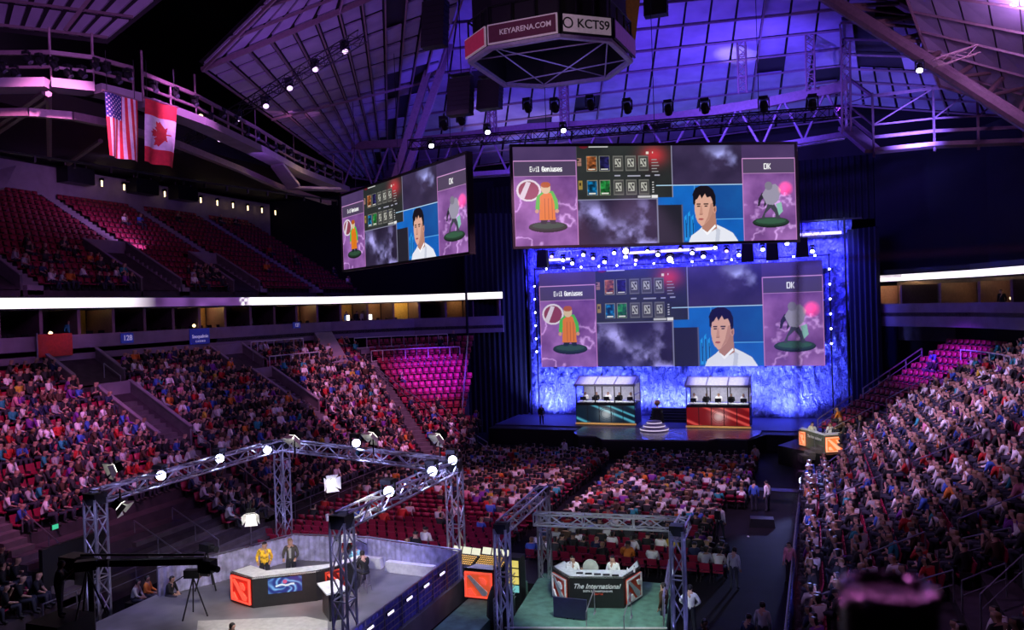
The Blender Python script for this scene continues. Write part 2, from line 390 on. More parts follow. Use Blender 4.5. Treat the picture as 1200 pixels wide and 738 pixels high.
def tiers(name, fn, ss, rows, z0, rise, send, front=1.0):
    m = MB()
    for k in range(rows):
        S_ = [s for s in ss if s <= send(k)]; z = z0 + rise * k; zb = z0 + rise * (k - 1) if k else z - front
        for a, b in zip(S_, S_[1:]):
            p = [fn(a, k * RP), fn(b, k * RP), fn(b, (k + 1) * RP), fn(a, (k + 1) * RP)]
            m.add([(p[0][0], p[0][1], z), (p[1][0], p[1][1], z), (p[2][0], p[2][1], z), (p[3][0], p[3][1], z), (p[0][0], p[0][1], zb), (p[1][0], p[1][1], zb)], [(0, 1, 2, 3), (4, 5, 1, 0)])
        e = S_[-1]; p = fn(e, k * RP); q = fn(e, (k + 1) * RP)
        m.add([(p[0], p[1], z), (q[0], q[1], z), (q[0], q[1], 0 if z0 < 5 else z0 - 1), (p[0], p[1], 0 if z0 < 5 else z0 - 1)], [(0, 1, 2, 3)])
    return struct(m.build(name, M['step']))
def lsend(k): return 52 + 78 if k * RP < 3.2 else 52 + 70
LSS = [10] + [52 + i * 6 for i in range(14)] ; LSS = sorted(set([10, 30, 52] + [52 + i * 6 for i in range(1, 14)] + [52 + 70, 52 + 78]))
tiers('floor_left_stand', lpt, LSS, LROWS, .9, RL, lsend)
def rsend(k): return 50 if k < 3 else 56 + 36
RSS = [4, 30, 50, 56] + [56 + i * 6 for i in range(1, 7)]
tiers('floor_right_stand', rpt, RSS, RROWS, .9, RR, rsend)
tiers('floor_upper_stand', upt, [20, 50, 72], UROWS, 13.9, .5, lambda k: 72)
VOM = [(34.9, 37.4, 6.4, 11.0), (48.4, 50.6, 6.4, 10.6)]           # left bowl entrances: y range, depth range
LAND = [(22.4, 33.0, -1, 3.4)]
PORT = [(34.3, 38.0, 12.0, 15.0), (47.4, 51, 11.6, 13.6)]
UVOM = [(30.2, 33.6, 0, 4.4), (42.6, 46.3, 0, 5.2), (52.0, 55.2, 0, 4.4)]
LA = [23.5, 36.2, 49.5, 52 + 36]; RA = [19, 29.5, 40, 51, 56 + 18]; UA = [25, 34.5, 46.6, 55.6, 64]
aim = (-11, 66)
seats = []; people = []           # (x,y,z,facing) ; facing radians
def run(fn, rows, z0, rise, s0, send, aisles, vom, occ, arc_s, arc_r0, jit=.5):
    for k in range(rows):
        s = s0; dr = k * RP + .42
        while s < send(k) - .3:
            step = .56 if s < arc_s else math.degrees(.56 / (arc_r0 + dr))
            s += step; u = 1.0 if s < arc_s else (arc_r0 + dr) * math.pi / 180
            if any(abs(s - a) * u < .62 for a in aisles): continue
            if any(a - .25 < s < b + .25 and c - .6 < dr < d + .3 for a, b, c, d in vom): continue
            x, y, f = fn(s, dr); z = z0 + rise * k; seats.append((x, y, z, f))
            if random.random() < occ(s, k, x, y):
                ta = math.atan2(aim[1] - y, aim[0] - x); df = (ta - f + math.pi) % (2 * math.pi) - math.pi
                people.append((x + random.uniform(-.12, .12), y + random.uniform(-.08, .08), z, f + .55 * df + random.uniform(-.45, .45)))
def lblock(s, k, x, y):
    if s > 52 + 36 and k > 3: return .28 if k < 6 else .02
    if k > 12 and s > 50.5: return .55
    return .86 if s < 36 else (.90 if s < 49 else .88)
run(lpt, LROWS, .9, RL, 12, lsend, LA, VOM + PORT + LAND, lblock, 52, 4)
run(rpt, RROWS, .9, RR, 12, rsend, RA, [(22.6, 26.6, 1.6, 5.6)], lambda s, k, x, y: (.14 if k < 5 else .05) if s > 56 + 16 else ((.97 if k < 12 else .9) if s < 56 else .6), 56, 5.6)
def uocc(s, k, x, y):
    if 27 < s < 31 and 6 <= k <= 8: return .75
    if k < 6 and 32 < s < 44 and math.sin(s * 2.1 + k) > .2: return .8 if k < 4 else .35
    if k < 3 and 46 < s < 52: return .6
    return .02
run(upt, UROWS, 13.9, .5, 22, lambda k: 71, UA, UVOM, uocc, 999, 1)
chairs = []
def frow(y, x0, x1, occ):
    x = x0
    while x < x1:
        chairs.append((x, y, 0, math.pi / 2))
        if random.random() < occ(x, y): people.append((x, y, 0, math.pi / 2 + random.uniform(-.2, .2)))
        x += .56
y = 31.6
while y < 57.5:
    frow(y, -26.6 if y > 34 else -25.6, -14.0 if y > 34.2 else -15.4, lambda x, y: .07 if y < 37 else (.18 if (y < 40.5 and x < -17) or (x < -20 and y < 43) else (.5 if y < 42 else .86)))
    if y > 33.6: frow(y, -12.2, -3.4 if (y > 46 or y < 37) else -4.6, lambda x, y: .5 if y < 36 else (.75 if y < 40 else .88))
    y += .95

# seat and chair meshes
sb = MB(); sb.box((0, .02, .43), (.46, .40, .06)); sb.slab([(-.23, -.16, .42), (.23, -.16, .42), (.22, -.27, .86), (-.22, -.27, .86)], -.045)
sb.box((-.25, 0, .5), (.04, .34, .16), mi=1); sb.box((0, -.12, .2), (.08, .12, .4), mi=1)
seat_me = sb.mesh('stadium_seat', [M['seat'], M['seatd']])
cb = MB(); cb.box((0, .02, .45), (.44, .42, .05)); cb.slab([(-.21, -.2, .56), (.21, -.2, .56), (.21, -.27, .86), (-.21, -.27, .86)], -.03)
for sx in (-.2, .2): cb.bar((sx, .2, 0), (sx, -.24, .84), .014, 4, 1); cb.bar((sx, -.2, 0), (sx, .18, .45), .014, 4, 1)
chair_me = cb.mesh('folding_chair', [M['seat'], M['seatd']])

def depth_in(p):
    d = Vector((p[0], p[1], p[2] + .7 - EYE)); z = d.dot(FW)
    if z < 3: return None
    x = 600 + F * d.dot(RT) / z; y_ = 369 - F * d.dot(UP) / z
    return z if (-8 < x < 1208 and -8 < y_ < 746) else None
def nearest(lst, n):
    a = sorted(((depth_in(p), i) for i, p in enumerate(lst) if depth_in(p)), key=lambda t: t[0]); return [i for _, i in a[:n]]
def stand_of(p):
    if p[2] > 13: return 'in the upper deck'
    if p[2] < .5: return 'on the arena floor'
    return 'in the stand below the railings beside the camera' if p[0] > -5 else 'in the lower stand behind the discussion stage'
base = [person_mesh('sit', v, 0, False, v % 2 == 0)[0] for v in range(8)]
mats_all = [M['skin'], M['skin2'], M['hair'], M['hairb'], M['jeans'], M['shoe']] + SM
def rand_map(si=None):
    si = int(rng.choice(len(SM), p=SW)) if si is None else si
    return [0 if rng.random() < .85 else 1, 6 + si, 4, 2 if rng.random() < .8 else 3, 5], si
# keep the sightline seats of the building crew clear
near_p = set(nearest(people, 300)); placed = []
for i, p in enumerate(people):
    k = int(rng.integers(8)); sc = float(rng.uniform(.96, 1.16)); mm, si = rand_map()
    if i in near_p:
        me = dressed(base[k], (si, mm[0], mm[3]), SM[si], None, mats_all[mm[3]], mats_all[mm[0]])
        o = bpy.data.objects.new('person', me); COL.objects.link(o); o.location = (p[0], p[1], p[2]); o.rotation_euler = (0, 0, p[3] - math.pi / 2); o.scale = (sc,) * 3
        tag(o, 'seated spectator in a %s top %s' % (SHIRTS[si][0], stand_of(p)), 'person', 'spectators in %s %s' % (SHIRTS[si][0], stand_of(p)))
    else: placed.append((k, p[0], p[1], p[2], p[3], sc, mm))
tag(mass('crowd', base, placed, mats_all), 'dense crowd of spectators filling the stands and the floor rows farther off', 'crowd', kind='stuff')
for lst, me, nm, lab, cnt in ((seats, seat_me, 'stadium_seat', 'red tip-up stadium seat', 300), (chairs, chair_me, 'folding_chair', 'red folding chair in a floor row', 300)):
    nn = set(nearest(lst, cnt)); rest = []
    for i, p in enumerate(lst):
        if i in nn:
            o = bpy.data.objects.new(nm, me); COL.objects.link(o); o.location = p[:3]; o.rotation_euler = (0, 0, p[3] - math.pi / 2)
            if nm == 'stadium_seat': tag(o, lab + ' ' + stand_of(p), 'seat', 'red seats ' + stand_of(p))
            else: tag(o, lab + ' behind the commentary desk and consoles', 'chair', 'folding chairs on the arena floor')
        else: rest.append((0, p[0], p[1], p[2], p[3], 1.0, [0, 1]))
    o = mass(nm + '_rows', [me], rest, [M['seat'], M['seatd']]); tag(o, 'long rows of red %s stretching away' % ('stadium seats' if nm == 'stadium_seat' else 'folding chairs'), 'seats', kind='stuff')
# ------------------------------------------------------------------ walls between the decks
def wall_run(name, pts, z0, z1, m, th=.3, out=-1):
    b = MB()
    for p, q in zip(pts, pts[1:]):
        P, Q = Vector((*p, 0)), Vector((*q, 0)); n = (Q - P).cross(Vector((0, 0, 1))).normalized() * th * out
        b.slab([(P.x, P.y, z1), (Q.x, Q.y, z1), (Q.x + n.x, Q.y + n.y, z1), (P.x + n.x, P.y + n.y, z1)] if out < 0 else [(P.x, P.y, z1), (P.x + n.x, P.y + n.y, z1), (Q.x + n.x, Q.y + n.y, z1), (Q.x, Q.y, z1)], z1 - z0)
    return struct(b.build(name, m))
LFR = [(-42.3, 16), (-42.3, 49), (-40.6, 62), (-35.5, 68.5), (-27.0, 70.3)]      # deck front, left
LBK = [(-42.6, 16), (-42.6, 50), (-41.0, 64), (-36, 71.5), (-25, 74)]
wall_run('wall_left_parapet', LFR, 9.6, 11.15, M['lightconc'], .35, -1)
def off(pts, d): return [(x - d * (1 if i < len(pts) - 2 else .55), y + d * (0 if i < 2 else .75)) for i, (x, y) in enumerate(pts)]
wall_run('wall_left_suites', off(LFR, 4.5), 10.2, 13.0, M['concrete'], .3, -1)
sl = MB()
BK = off(LFR, 4.5)
for i in range(4):
    a, b, c, d = LFR[i], LFR[i + 1], BK[i + 1], BK[i]
    sl.slab([(*a, 13.42), (*b, 13.42), (*c, 13.42), (*d, 13.42)][::1], .6); sl.slab([(*a, 10.3), (*b, 10.3), (*c, 10.3), (*d, 10.3)], .3)
struct(sl.build('ceiling_left_suites', M['dark']))
RFR = [(16.5, 46), (13.3, 58.0), (11.0, 64.5), (7.9, 68.8), (4.2, 72.6)]
RBK = [(x + 3.2, y + 3.2) for x, y in RFR]
wall_run('wall_right_parapet', RFR, 9.4, 11.2, M['lightconc'], .35, 1)
wall_run('wall_right_suites', RBK, 8.0, 13.0, M['concrete'], .3, 1)
sr = MB()
for i in range(4):
    a, b, c, d = RFR[i], RFR[i + 1], RBK[i + 1], RBK[i]
    sr.slab([(*a, 13.5), (*b, 13.5), (*c, 13.5), (*d, 13.5)], .45); sr.slab([(*a, 10.2), (*b, 10.2), (*c, 10.2), (*d, 10.2)], .3)
struct(sr.build('ceiling_right_suites', M['dark']))
wall_run('wall_right_upper', [(x + 1.5, y + 1.5) for x, y in RFR], 13.5, 24, M['blackcloth'], .3, 1)
wall_run('wall_right_lower', [(16, 46), (14.6, 58), (13, 66), (10.5, 74), (6, 78)], 5.5, 9.5, M['blackcloth'], .3, 1)
# suite partitions, lit rooms
def interp(pts, t):
    L = [math.dist(a, b) for a, b in zip(pts, pts[1:])]; d = t * sum(L)
    for i, l in enumerate(L):
        if d <= l or i == len(L) - 1: k = min(d / l, 1); return (pts[i][0] + (pts[i + 1][0] - pts[i][0]) * k, pts[i][1] + (pts[i + 1][1] - pts[i][1]) * k)
        d -= l
pt = MB()
for i in range(25):
    a, b = interp(LFR, i / 24), interp(BK, i / 24); pt.beam((a[0] - .3, a[1] + .05, 11.5), (b[0], b[1], 11.5), .18, 2.4)
for i in range(9):
    a, b = interp(RFR, i / 8), interp(RBK, i / 8); pt.beam((a[0] + .3, a[1] + .3, 11.5), (b[0], b[1], 11.5), .18, 2.4)
struct(pt.build('wall_suite_partitions', M['steel']))
n_ = 0
for fr, bk, k, N, colr in ((LFR, BK, 12, 24, .35), (LFR, BK, 16, 24, .2), (LFR, BK, 18, 24, .12), (LFR, BK, 19, 24, .18), (LFR, BK, 20, 24, .5), (LFR, BK, 22, 24, .1), (LFR, BK, 8, 24, .05), (RFR, RBK, 7, 8, .6), (RFR, RBK, 5, 8, .12), (RFR, RBK, 4, 8, .1)):
    a, b = interp(bk, (k + .08) / N), interp(bk, (k + .92) / N); c = interp(fr, (k + .5) / N); m_ = (c[0] * .25 + (a[0] + b[0]) * .375, c[1] * .25 + (a[1] + b[1]) * .375, 12.8)
    wr = MB(); P, Q = Vector((a[0], a[1], 10.4)), Vector((b[0], b[1], 10.4)); toc = (Vector((c[0], c[1], 10.4)) - (P + Q) / 2).normalized() * .12
    wr.slab([P + toc, Q + toc, Q + toc + Vector((0, 0, 2.3)), P + toc + Vector((0, 0, 2.3))], .05)
    n_ += 1
    struct(wr.build('wall_suite_%d' % n_, mat('suite_wall_paint_%d' % (k % 3), ((.6, .38, .16), (.5, .3, .2), (.55, .42, .12))[k % 3], .8)))
    d = bpy.data.lights.new('suite_lamp', 'POINT'); d.energy = 220 * colr; d.color = (1, .6, .25); d.shadow_soft_size = .15
    o = bpy.data.objects.new('suite_lamp', d); COL.objects.link(o); o.location = m_
# bar stools / high tables row along the suites: dark chairs
def suite_chair():
    b = MB(); b.box((0, 0, .45), (.45, .45, .08)); b.box((0, -.22, .75), (.45, .07, .55)); b.bar((0, 0, 0), (0, 0, .45), .05); b.box((0, 0, .03), (.4, .4, .04))
    return b.mesh('suite_chair', [M['dark']])
scm = suite_chair()
for i in range(46):
    p = interp([(x - .9, y + .2) for x, y in LFR], .2 + i * .0145); o = bpy.data.objects.new('suite_chair', scm); COL.objects.link(o); o.location = (p[0] - .35, p[1], 10.3); o.rotation_euler = (0, 0, -math.pi / 2)
    tag(o, 'dark chair in the suites under the glowing ribbon display', 'chair', 'chairs along the suite fronts')
for i, (fr, t, c) in enumerate(((LFR, .335, 'teal'), (LFR, .60, 'light grey'), (LFR, .775, 'blue'), (LFR, .79, 'black'), (LFR, .80, 'white'), (RFR, .90, 'teal'), (RFR, .6, 'black'))):
    p = interp(fr, t); figure('stand', 'person in a %s top standing at the suite front %s' % (c, 'near the lit work screens' if .7 < t < .85 else 'above the %s' % ('black drape' if fr is RFR else 'lower stand')), (p[0] - (1.6 if fr is LFR else -1.4), p[1] + (.8 if fr is RFR else .3), 10.3), -.3 if fr is LFR else -2, cloth(c), v=i, fine=False)
for k in range(2):
    p = interp(LFR, .772 + k * .035); t_ = thing('work_screen', 'small bright work screen in the open suite, %s one' % ('nearer' if k == 0 else 'farther'), 'monitor', (p[0] - 1.0, p[1], 11.0), math.radians(-40))
    MB().box((0, 0, .45), (.9, .05, .55)).build('bezel', M['dark'], t_); MB().box((0, -.035, .45), (.84, .02, .48)).build('display', lamp_mat('work_screen_glow', (1, .93, .8), 3), t_); MB().bar((0, 0, 0), (0, 0, .2), .04).build('foot', M['dark'], t_)
for k, (fr, t, z) in enumerate(((LFR, .30, 11.35), (LFR, .49, 11.4), (RFR, .98, 12.6), (RFR, .52, 11.5), (LFR, .12, 12.2))):
    p = interp(fr, t); t_ = thing('table_lamp', ('small warm lamp at the suite edge above the %s' % ('red banner', 'blue sign', 'dark drape', 'pink seats', 'near vomitory')[k]), 'lamp', (p[0] - (.5 if fr is LFR else -.6), p[1] + .3, z - .5))
    MB().bar((0, 0, -.35), (0, 0, .35), .03).build('stem', M['dark'], t_); MB().ball((0, 0, .45), .12).build('bulb', L_WARM, t_)

# ------------------------------------------------------------------ ribbon displays
def ribbon(pts, z0, z1, fun, label, parent_name='ribbon_display'):
    t = thing(parent_name, label, 'display', (*pts[0], z0)); N = 500; V = []; C = []; H = 6
    for i in range(N + 1):
        p = interp(pts, i / N)
        for h in range(H + 1): V.append((p[0] - pts[0][0], p[1] - pts[0][1], (z1 - z0) * h / H)); C.append((*fun(i / N, h / H), 1))
    Fc = [((i * (H + 1) + h), ((i + 1) * (H + 1) + h), ((i + 1) * (H + 1) + h + 1), (i * (H + 1) + h + 1)) for i in range(N) for h in range(H)]
    me = bpy.data.meshes.new('display'); me.from_pydata(V, [], Fc); a = me.color_attributes.new('picture', 'FLOAT_COLOR', 'POINT'); a.data.foreach_set('color', np.array(C, np.float32).ravel())
    me.materials.append(attr_screen('ribbon_leds', 1.6)); o = bpy.data.objects.new('display', me); COL.objects.link(o); o.parent = t
    fr = MB(); sgn = -1 if pts[0][0] < 0 else 1
    for p, q in zip(pts, pts[1:]):
        for zz in (-.05, z1 - z0 + .05): fr.beam((p[0] - pts[0][0] + sgn * .1, p[1] - pts[0][1], zz), (q[0] - pts[0][0] + sgn * .1, q[1] - pts[0][1], zz), .2, .09)
    fr.build('frame', M['dark'], t)
def vnoise(x, y, seed=0):
    xi, yi = np.floor(x).astype(int), np.floor(y).astype(int); fx, fy = x - xi, y - yi; fx = fx * fx * (3 - 2 * fx); fy = fy * fy * (3 - 2 * fy)
    def h(a, b): v = np.sin(a * 127.1 + b * 311.7 + seed * 74.7) * 43758.5453; return v - np.floor(v)
    return (h(xi, yi) * (1 - fx) + h(xi + 1, yi) * fx) * (1 - fy) + (h(xi, yi + 1) * (1 - fx) + h(xi + 1, yi + 1) * fx) * fy
def fbm(x, y, o=5, seed=0):
    r = 0; a = .5
    for i in range(o): r = r + a * vnoise(x * 2 ** i, y * 2 ** i, seed + i); a *= .5
    return r
def rib_col(t, h):
    n = float(vnoise(np.array(t * 60.0), np.array(h * 1.5), 3)); n2 = float(vnoise(np.array(t * 240.0), np.array(h * 3.0), 9))
    d = min(max((t - .38) / .05, 0), 1) * (1 - min(max((t - .555 - .02 * n2) / .01, 0), 1))
    wv = (1, .86 + .12 * n, .93 + .07 * n); dk = (.10, .035, .16)
    return tuple(a * (1 - d) + b * d * (.4 + n) for a, b in zip(wv, dk))
ribbon([(x + .02, y) for x, y in LFR], 12.8, 13.42, rib_col, 'glowing white ribbon display along the upper deck edge opposite the camera')
ribbon([(x - .02, y) for x, y in RFR], 13.02, 13.52, lambda t, h: tuple(min(1.0, v * (.8 + .4 * float(vnoise(np.array(t * 90), np.array(h * 3), 5))) * (1 if t < .86 or h < .6 else .5)) for v in (1, .85, .95)), 'glowing white ribbon display over the suites beside the dark drape')
# banner, section signs
t = thing('banner', 'plain red banner hung over the stand entrance', 'banner', (-42.05, 34.9, 10.6))
MB().box((0, 0, 0), (.05, 2.3, 1.35)).build('cloth', M['redflat'], t); MB().bar((0, -1.2, -.75), (0, -1.2, .75), .05).build('pole', M['rail'], t)
def wall_sign(label, y, z, w, h, face, txt, tcol, size, glow=None, x=-42.22):
    t = thing('sign', label, 'sign', (x, y, z)); MB().box((0, 0, 0), (.08, w, h)).build('board', face, t)
    text('lettering', txt, size, tcol, t, (.06, 0, 0), (math.pi / 2, 0, math.pi / 2)); return t
SIGNB = mat('sign_blue', (.03, .05, .4), .5, emit=(.05, .07, .6), power=.12); SIGNT = mat('sign_letters', (.7, .7, .85), .5, emit=(.6, .55, .9), power=.3)
wall_sign('small blue section sign numbered 128 on the parapet', 40.4, 10.75, 1.0, .65, SIGNB, '128', SIGNT, .5)
t_blue = wall_sign('blue advertising sign with white lettering on the parapet', 47.1, 10.55, 2.0, 1.15, mat('sign_navy', (.02, .025, .22), .5, emit=(.03, .04, .5), power=.18), 'Snoqualmie', SIGNT, .36)
text('lettering', 'C A S I N O', .2, SIGNT, t_blue, (.06, 0, -.36), (math.pi / 2, 0, math.pi / 2))
wall_sign('small blue section sign farther along the parapet', 57.5, 11.0, 1.0, .5, SIGNB, '127', SIGNT, .4, x=-41.1)

# ------------------------------------------------------------------ entrances cut into the stands
def slope_z(dr, z0=.9, r=RL): return z0 + r * dr / RP
def vomitory(label, y0, y1, d0, d1, z0, rl, x0, high=.75, mt=M['concrete'], cap=M['lightconc']):
    t = thing('stand_entrance', label, 'entrance', (x0 - d0, y0, 0)); L = d1 - d0
    for y in (y0, y1):
        b = MB(); za, zb = slope_z(d0, z0, rl), slope_z(d1, z0, rl); w_ = .16
        b.add([(0, y - y0 - w_ / 2, za - .6), (0, y - y0 + w_ / 2, za - .6), (-L, y - y0 + w_ / 2, zb - .4), (-L, y - y0 - w_ / 2, zb - .4), (0, y - y0 - w_ / 2, za + high), (0, y - y0 + w_ / 2, za + high), (-L, y - y0 + w_ / 2, zb + high), (-L, y - y0 - w_ / 2, zb + high)],
              [(3, 2, 1, 0), (4, 5, 6, 7), (0, 1, 5, 4), (1, 2, 6, 5), (2, 3, 7, 6), (3, 0, 4, 7)]); b.build('side_wall', mt, t)
        c = MB(); c.beam((0, y - y0, za + high + .03), (-L, y - y0, zb + high + .03), .26, .07); c.build('coping', cap, t)
    b = MB(); zb = slope_z(d1, z0, rl); b.box((-L, (y1 - y0) / 2, zb), (.2, y1 - y0, 2 * high)); b.build('back_wall', cap, t)
    b = MB(); b.add([(0, .1, za + .05), (-L, .1, zb + .05), (-L, y1 - y0 - .1, zb + .05), (0, y1 - y0 - .1, za + .05)], [(0, 3, 2, 1)]); b.build('ramp', M['step'], t)
vomitory('concrete stand entrance with sloped walls below the red banner', *VOM[0], .9, RL, -28)
vomitory('concrete stand entrance with sloped walls between the crowded blocks', *VOM[1], .9, RL, -28)
vomitory('dark upper stand entrance right under the red banner', *PORT[0], .9, RL, -28)
vomitory('dark upper stand entrance right under the blue advertising sign', *PORT[1], .9, RL, -28)
for i, u in enumerate(UVOM): vomitory('grey concrete entrance box in the upper deck, %s' % ('the first one, at the frame edge', 'below the first long stair', 'below the second long stair')[i], *u, 13.9, .5, -43, high=.9)

# ------------------------------------------------------------------ stairs and handrails
def stairs(label, fn, s, k0, k1, z0, rise, gp, w=1.05, mt=M['concrete']):
    b = MB()
    for k in range(k0, k1):
        for h in (0, .5):
            x, y, f = fn(s, (k + h + .25) * RP); b.box((x, y, z0 + rise * (k + h) - .5 * rise + rise * .25 + .14), (RP * .5, w, rise * .9 + .12), f)
    o = b.build('stair_aisle', mt); tag(o, label, 'stairs', gp); return o
for i, s in enumerate(LA): stairs('concrete stair aisle climbing the crowded lower stand', lpt, s, 0, 12, .9, RL, 'stair aisles of the lower stand')
for i, s in enumerate(RA): stairs('concrete stair aisle in the stand on the camera side', rpt, s, 0, 16, .9, RR, 'stair aisles of the camera-side stand')
for i, s in enumerate(UA): stairs('pale stair aisle climbing the empty upper deck', upt, s, 0, 16, 13.9, .5, 'stair aisles of the upper deck', mt=M['lightconc'])
def handrail(label, pts, gp=None, h=.95, r=.03, m=None, posts=True, name='handrail', mid=True):
    P = [Vector(p) for p in pts]; b = MB()
    b.path([p + Vector((0, 0, h)) for p in P], r)
    if mid: b.path([p + Vector((0, 0, h * .55)) for p in P], r * .7)
    for p, q in zip(P, P[1:]):
        n = max(1, int((q - p).length / 1.5))
        for i in range(n + 1): c = p.lerp(q, i / n); b.bar(c, c + Vector((0, 0, h)), r)
    o = b.build(name, m or M['rail']); tag(o, label, 'railing', gp); return o
for s in (24.3, 36.9, 50.9):
    for a, b_ in ((.6, 3.6), (4.6, 6.0), (11.2, 12.5)):
        p, q = lpt(s, a), lpt(s, b_); handrail('short metal handrail beside a lower stand stair', [(p[0], p[1], slope_z(a)), (q[0], q[1], slope_z(b_))], 'handrails of the lower stand', mid=False)
# rail along the edge between the crowded block and the pink seats
e = []
for a_, dr in ((148, 11.0), (145, 9), (140, 6.5), (131, 4.2), (124, 2.6), (110, .8), (96, .0)):
    r = 4 + dr; e.append((LC[0] + r * math.cos(math.radians(a_)), LC[1] + r * math.sin(math.radians(a_)), slope_z(max(dr, 0)) - .1))
handrail('long sloping railing between the packed block and the empty pink seats', e, h=1.0, r=.04)
e2 = [(x + .9, y + 1.0, z - .3) for x, y, z in e[3:]]; handrail('outer sloping railing at the dark end of the lower stand', e2, h=1.0, r=.04)
g = []
for dr in (3.6, 6.5, 9.5, 12.5):
    a_ = math.radians(180 - 70.5); r = 4 + dr; g.append((LC[0] + r * math.cos(a_), LC[1] + r * math.sin(a_), slope_z(dr)))
handrail('blue-lit railing at the dark end of the pink seats', g, h=1.0, r=.05)
# accessible platforms with white railings at the top of the lower stand
def deckrail(label, pts, z, depth=1.4):
    t = thing('viewing_platform', label, 'platform', (*pts[0], z)); x0, y0 = pts[0]; b = MB(); rl = MB(); pn = MB()
    for p, q in zip(pts, pts[1:]):
        P, Q = Vector((p[0] - x0, p[1] - y0, 0)), Vector((q[0] - x0, q[1] - y0, 0)); n = (Q - P).cross(Vector((0, 0, 1))).normalized() * -depth
        b.slab([P, Q, Q + n, P + n], .45)
        L = (Q - P).length; k = max(2, int(L / .9))
        rl.bar(P + Vector((0, 0, 1)), Q + Vector((0, 0, 1)), .045); rl.bar(P + Vector((0, 0, .1)), Q + Vector((0, 0, .1)), .035)
        for i in range(k + 1): c = P.lerp(Q, i / k); rl.bar(c, c + Vector((0, 0, 1)), .04)
    b.build('deck', M['lightconc'], t); rl.build('railing', mat('white_rail', (.6, .55, .62), .4, .3), t)
def lp(ang, dr): a_ = math.radians(ang); return (LC[0] + (4 + dr) * math.cos(a_), LC[1] + (4 + dr) * math.sin(a_))
deckrail('railed viewing platform above the empty pink seats', [lp(a_, 10.9) for a_ in (143, 135, 127, 119, 112)], slope_z(11))
deckrail('higher railed viewing platform against the parapet wall', [lp(a_, 12.6) for a_ in (146, 138, 130, 122, 116)], slope_z(12.9))
deckrail('railed viewing platform above the second stand entrance', [(-28 - 11.2, 51.2), lp(178, 11.1), lp(170, 11.1), lp(162, 11.1)], slope_z(11.4))
deckrail('railed viewing platform with a few spectators under the suites', [(-28 - 12.9, 51.2), lp(178, 12.8), lp(170, 12.8), lp(163, 12.8)], slope_z(13.3))
b = MB(); p, q = lp(156, 10.5), lp(153, 14.5); b.beam((*p, slope_z(10.5) + .2), (*q, slope_z(14.5) + .3), 1.6, .9)
tag(b.build('stair_flight', M['lightconc']), 'pale stair flight between the two pairs of railed platforms', 'stairs')
# handrails on the camera side stand
for s, a, b_ in ((56 + 18, 1, 5), (56 + 19, 6, 9), (51.5, 2.5, 5.5), (51.5, 7, 10), (40.6, 1, 3.5), (40.6, 4.8, 7.6), (30.2, 2.2, 4), (30.2, 5, 7.5)):
    p, q = rpt(s, a), rpt(s, b_); handrail('sloping handrail beside a stair in the camera-side stand', [(p[0], p[1], slope_z(a, .9, RR)), (q[0], q[1], slope_z(b_, .9, RR))], 'handrails of the camera-side stand', mid=False)
def rp(ang, dr): a_ = math.radians(ang); return (RC[0] + (5.6 + dr) * math.cos(a_), RC[1] + (5.6 + dr) * math.sin(a_), slope_z(dr, .9, RR))
handrail('stepped railing along the stage end of the camera-side stand', [rp(37, 2.6), rp(37, 5.6)], h=1.0, r=.045)
handrail('blue-lit railing where the far pink seats meet the dark drape', [rp(37, 6.6), rp(37, 9), rp(37, 12)], h=1.0, r=.05)
handrail('curved front railing of the camera-side stand near the stage', [(0.6, 50.3, 1.0), (1.6, 51.2, 1.6), (2.4, 51.6, 2.2), (4.4, 52, 3.0)], h=.9, r=.04)
handrail('low railing steps above the camera operator by the stage', [(2.2, 53.0, 1.6), (2.9, 55.5, 2.2), (3.2, 58, 2.6)], h=1.0, r=.04)
deckrail('railed viewing platform above the far pink seats', [rp(0, 12)[:2], rp(8, 12)[:2], rp(16, 12)[:2], rp(24, 12)[:2]][::-1], slope_z(12, .9, RR) + .1)
def on_right(px, py):
    d = FW * F + RT * (px - 600) - UP * (py - 369); k = RR / RP; t = (.9 + k * .4 - EYE) / (d.z - k * d.x); return Vector((d.x * t, d.y * t, EYE + d.z * t))
for pa, pb in (((1000, 735), (1050, 712)), ((1060, 722), (1118, 706)), ((1128, 720), (1180, 700)), ((1118, 668), (1185, 655)), ((945, 735), (990, 722)), ((1150, 738), (1200, 690))):
    handrail('tubular railing of the stair landing nearest the camera', [on_right(*pa), on_right(*pb)], 'railings of the near landing', r=.025)
# front fence of the lower left stand and its walkway stairs
t = thing('stair_landing', 'wide concrete steps with grey railings behind the lighting truss', 'stairs', (-27.4, 28.5, 0))
b = MB()
for k in range(7): b.box((-.3 - k * .35, 3.5, .12 + k * .22), (.7, 7.5, .24 + k * .02))
b.build('steps', M['concrete'], t)
for k in range(4): 
    b = MB(); y = .2 + k * 2.4; b.path([(.2, y, .1), (.2, y, 1.1), (-2.6, y, 2.5), (-2.6, y, 1.5)], .035, 5); b.bar((-1.2, y, .7), (-1.2, y, 1.8), .03); b.build('rail', M['rail'], t)
handrail('long grey railing along the foot of the lower stand', [(-27.7, 22, .1), (-27.7, 28, .1)], h=1.1); handrail('second long grey railing beyond the wide steps', [(-27.7, 36.5, .1), (-27.7, 50, .1)], h=1.1)
t = thing('exit_sign', 'small green exit sign in the dark gap beside the lighting truss', 'sign', tuple(at(64, 617, X=-27.9))); MB().box((0, 0, 0), (.06, .32, .24)).build('housing', M['dark'], t); MB().box((.04, 0, 0), (.02, .26, .18)).build('face', lamp_mat('exit_green_glow', (.05, .8, .4), .7), t)

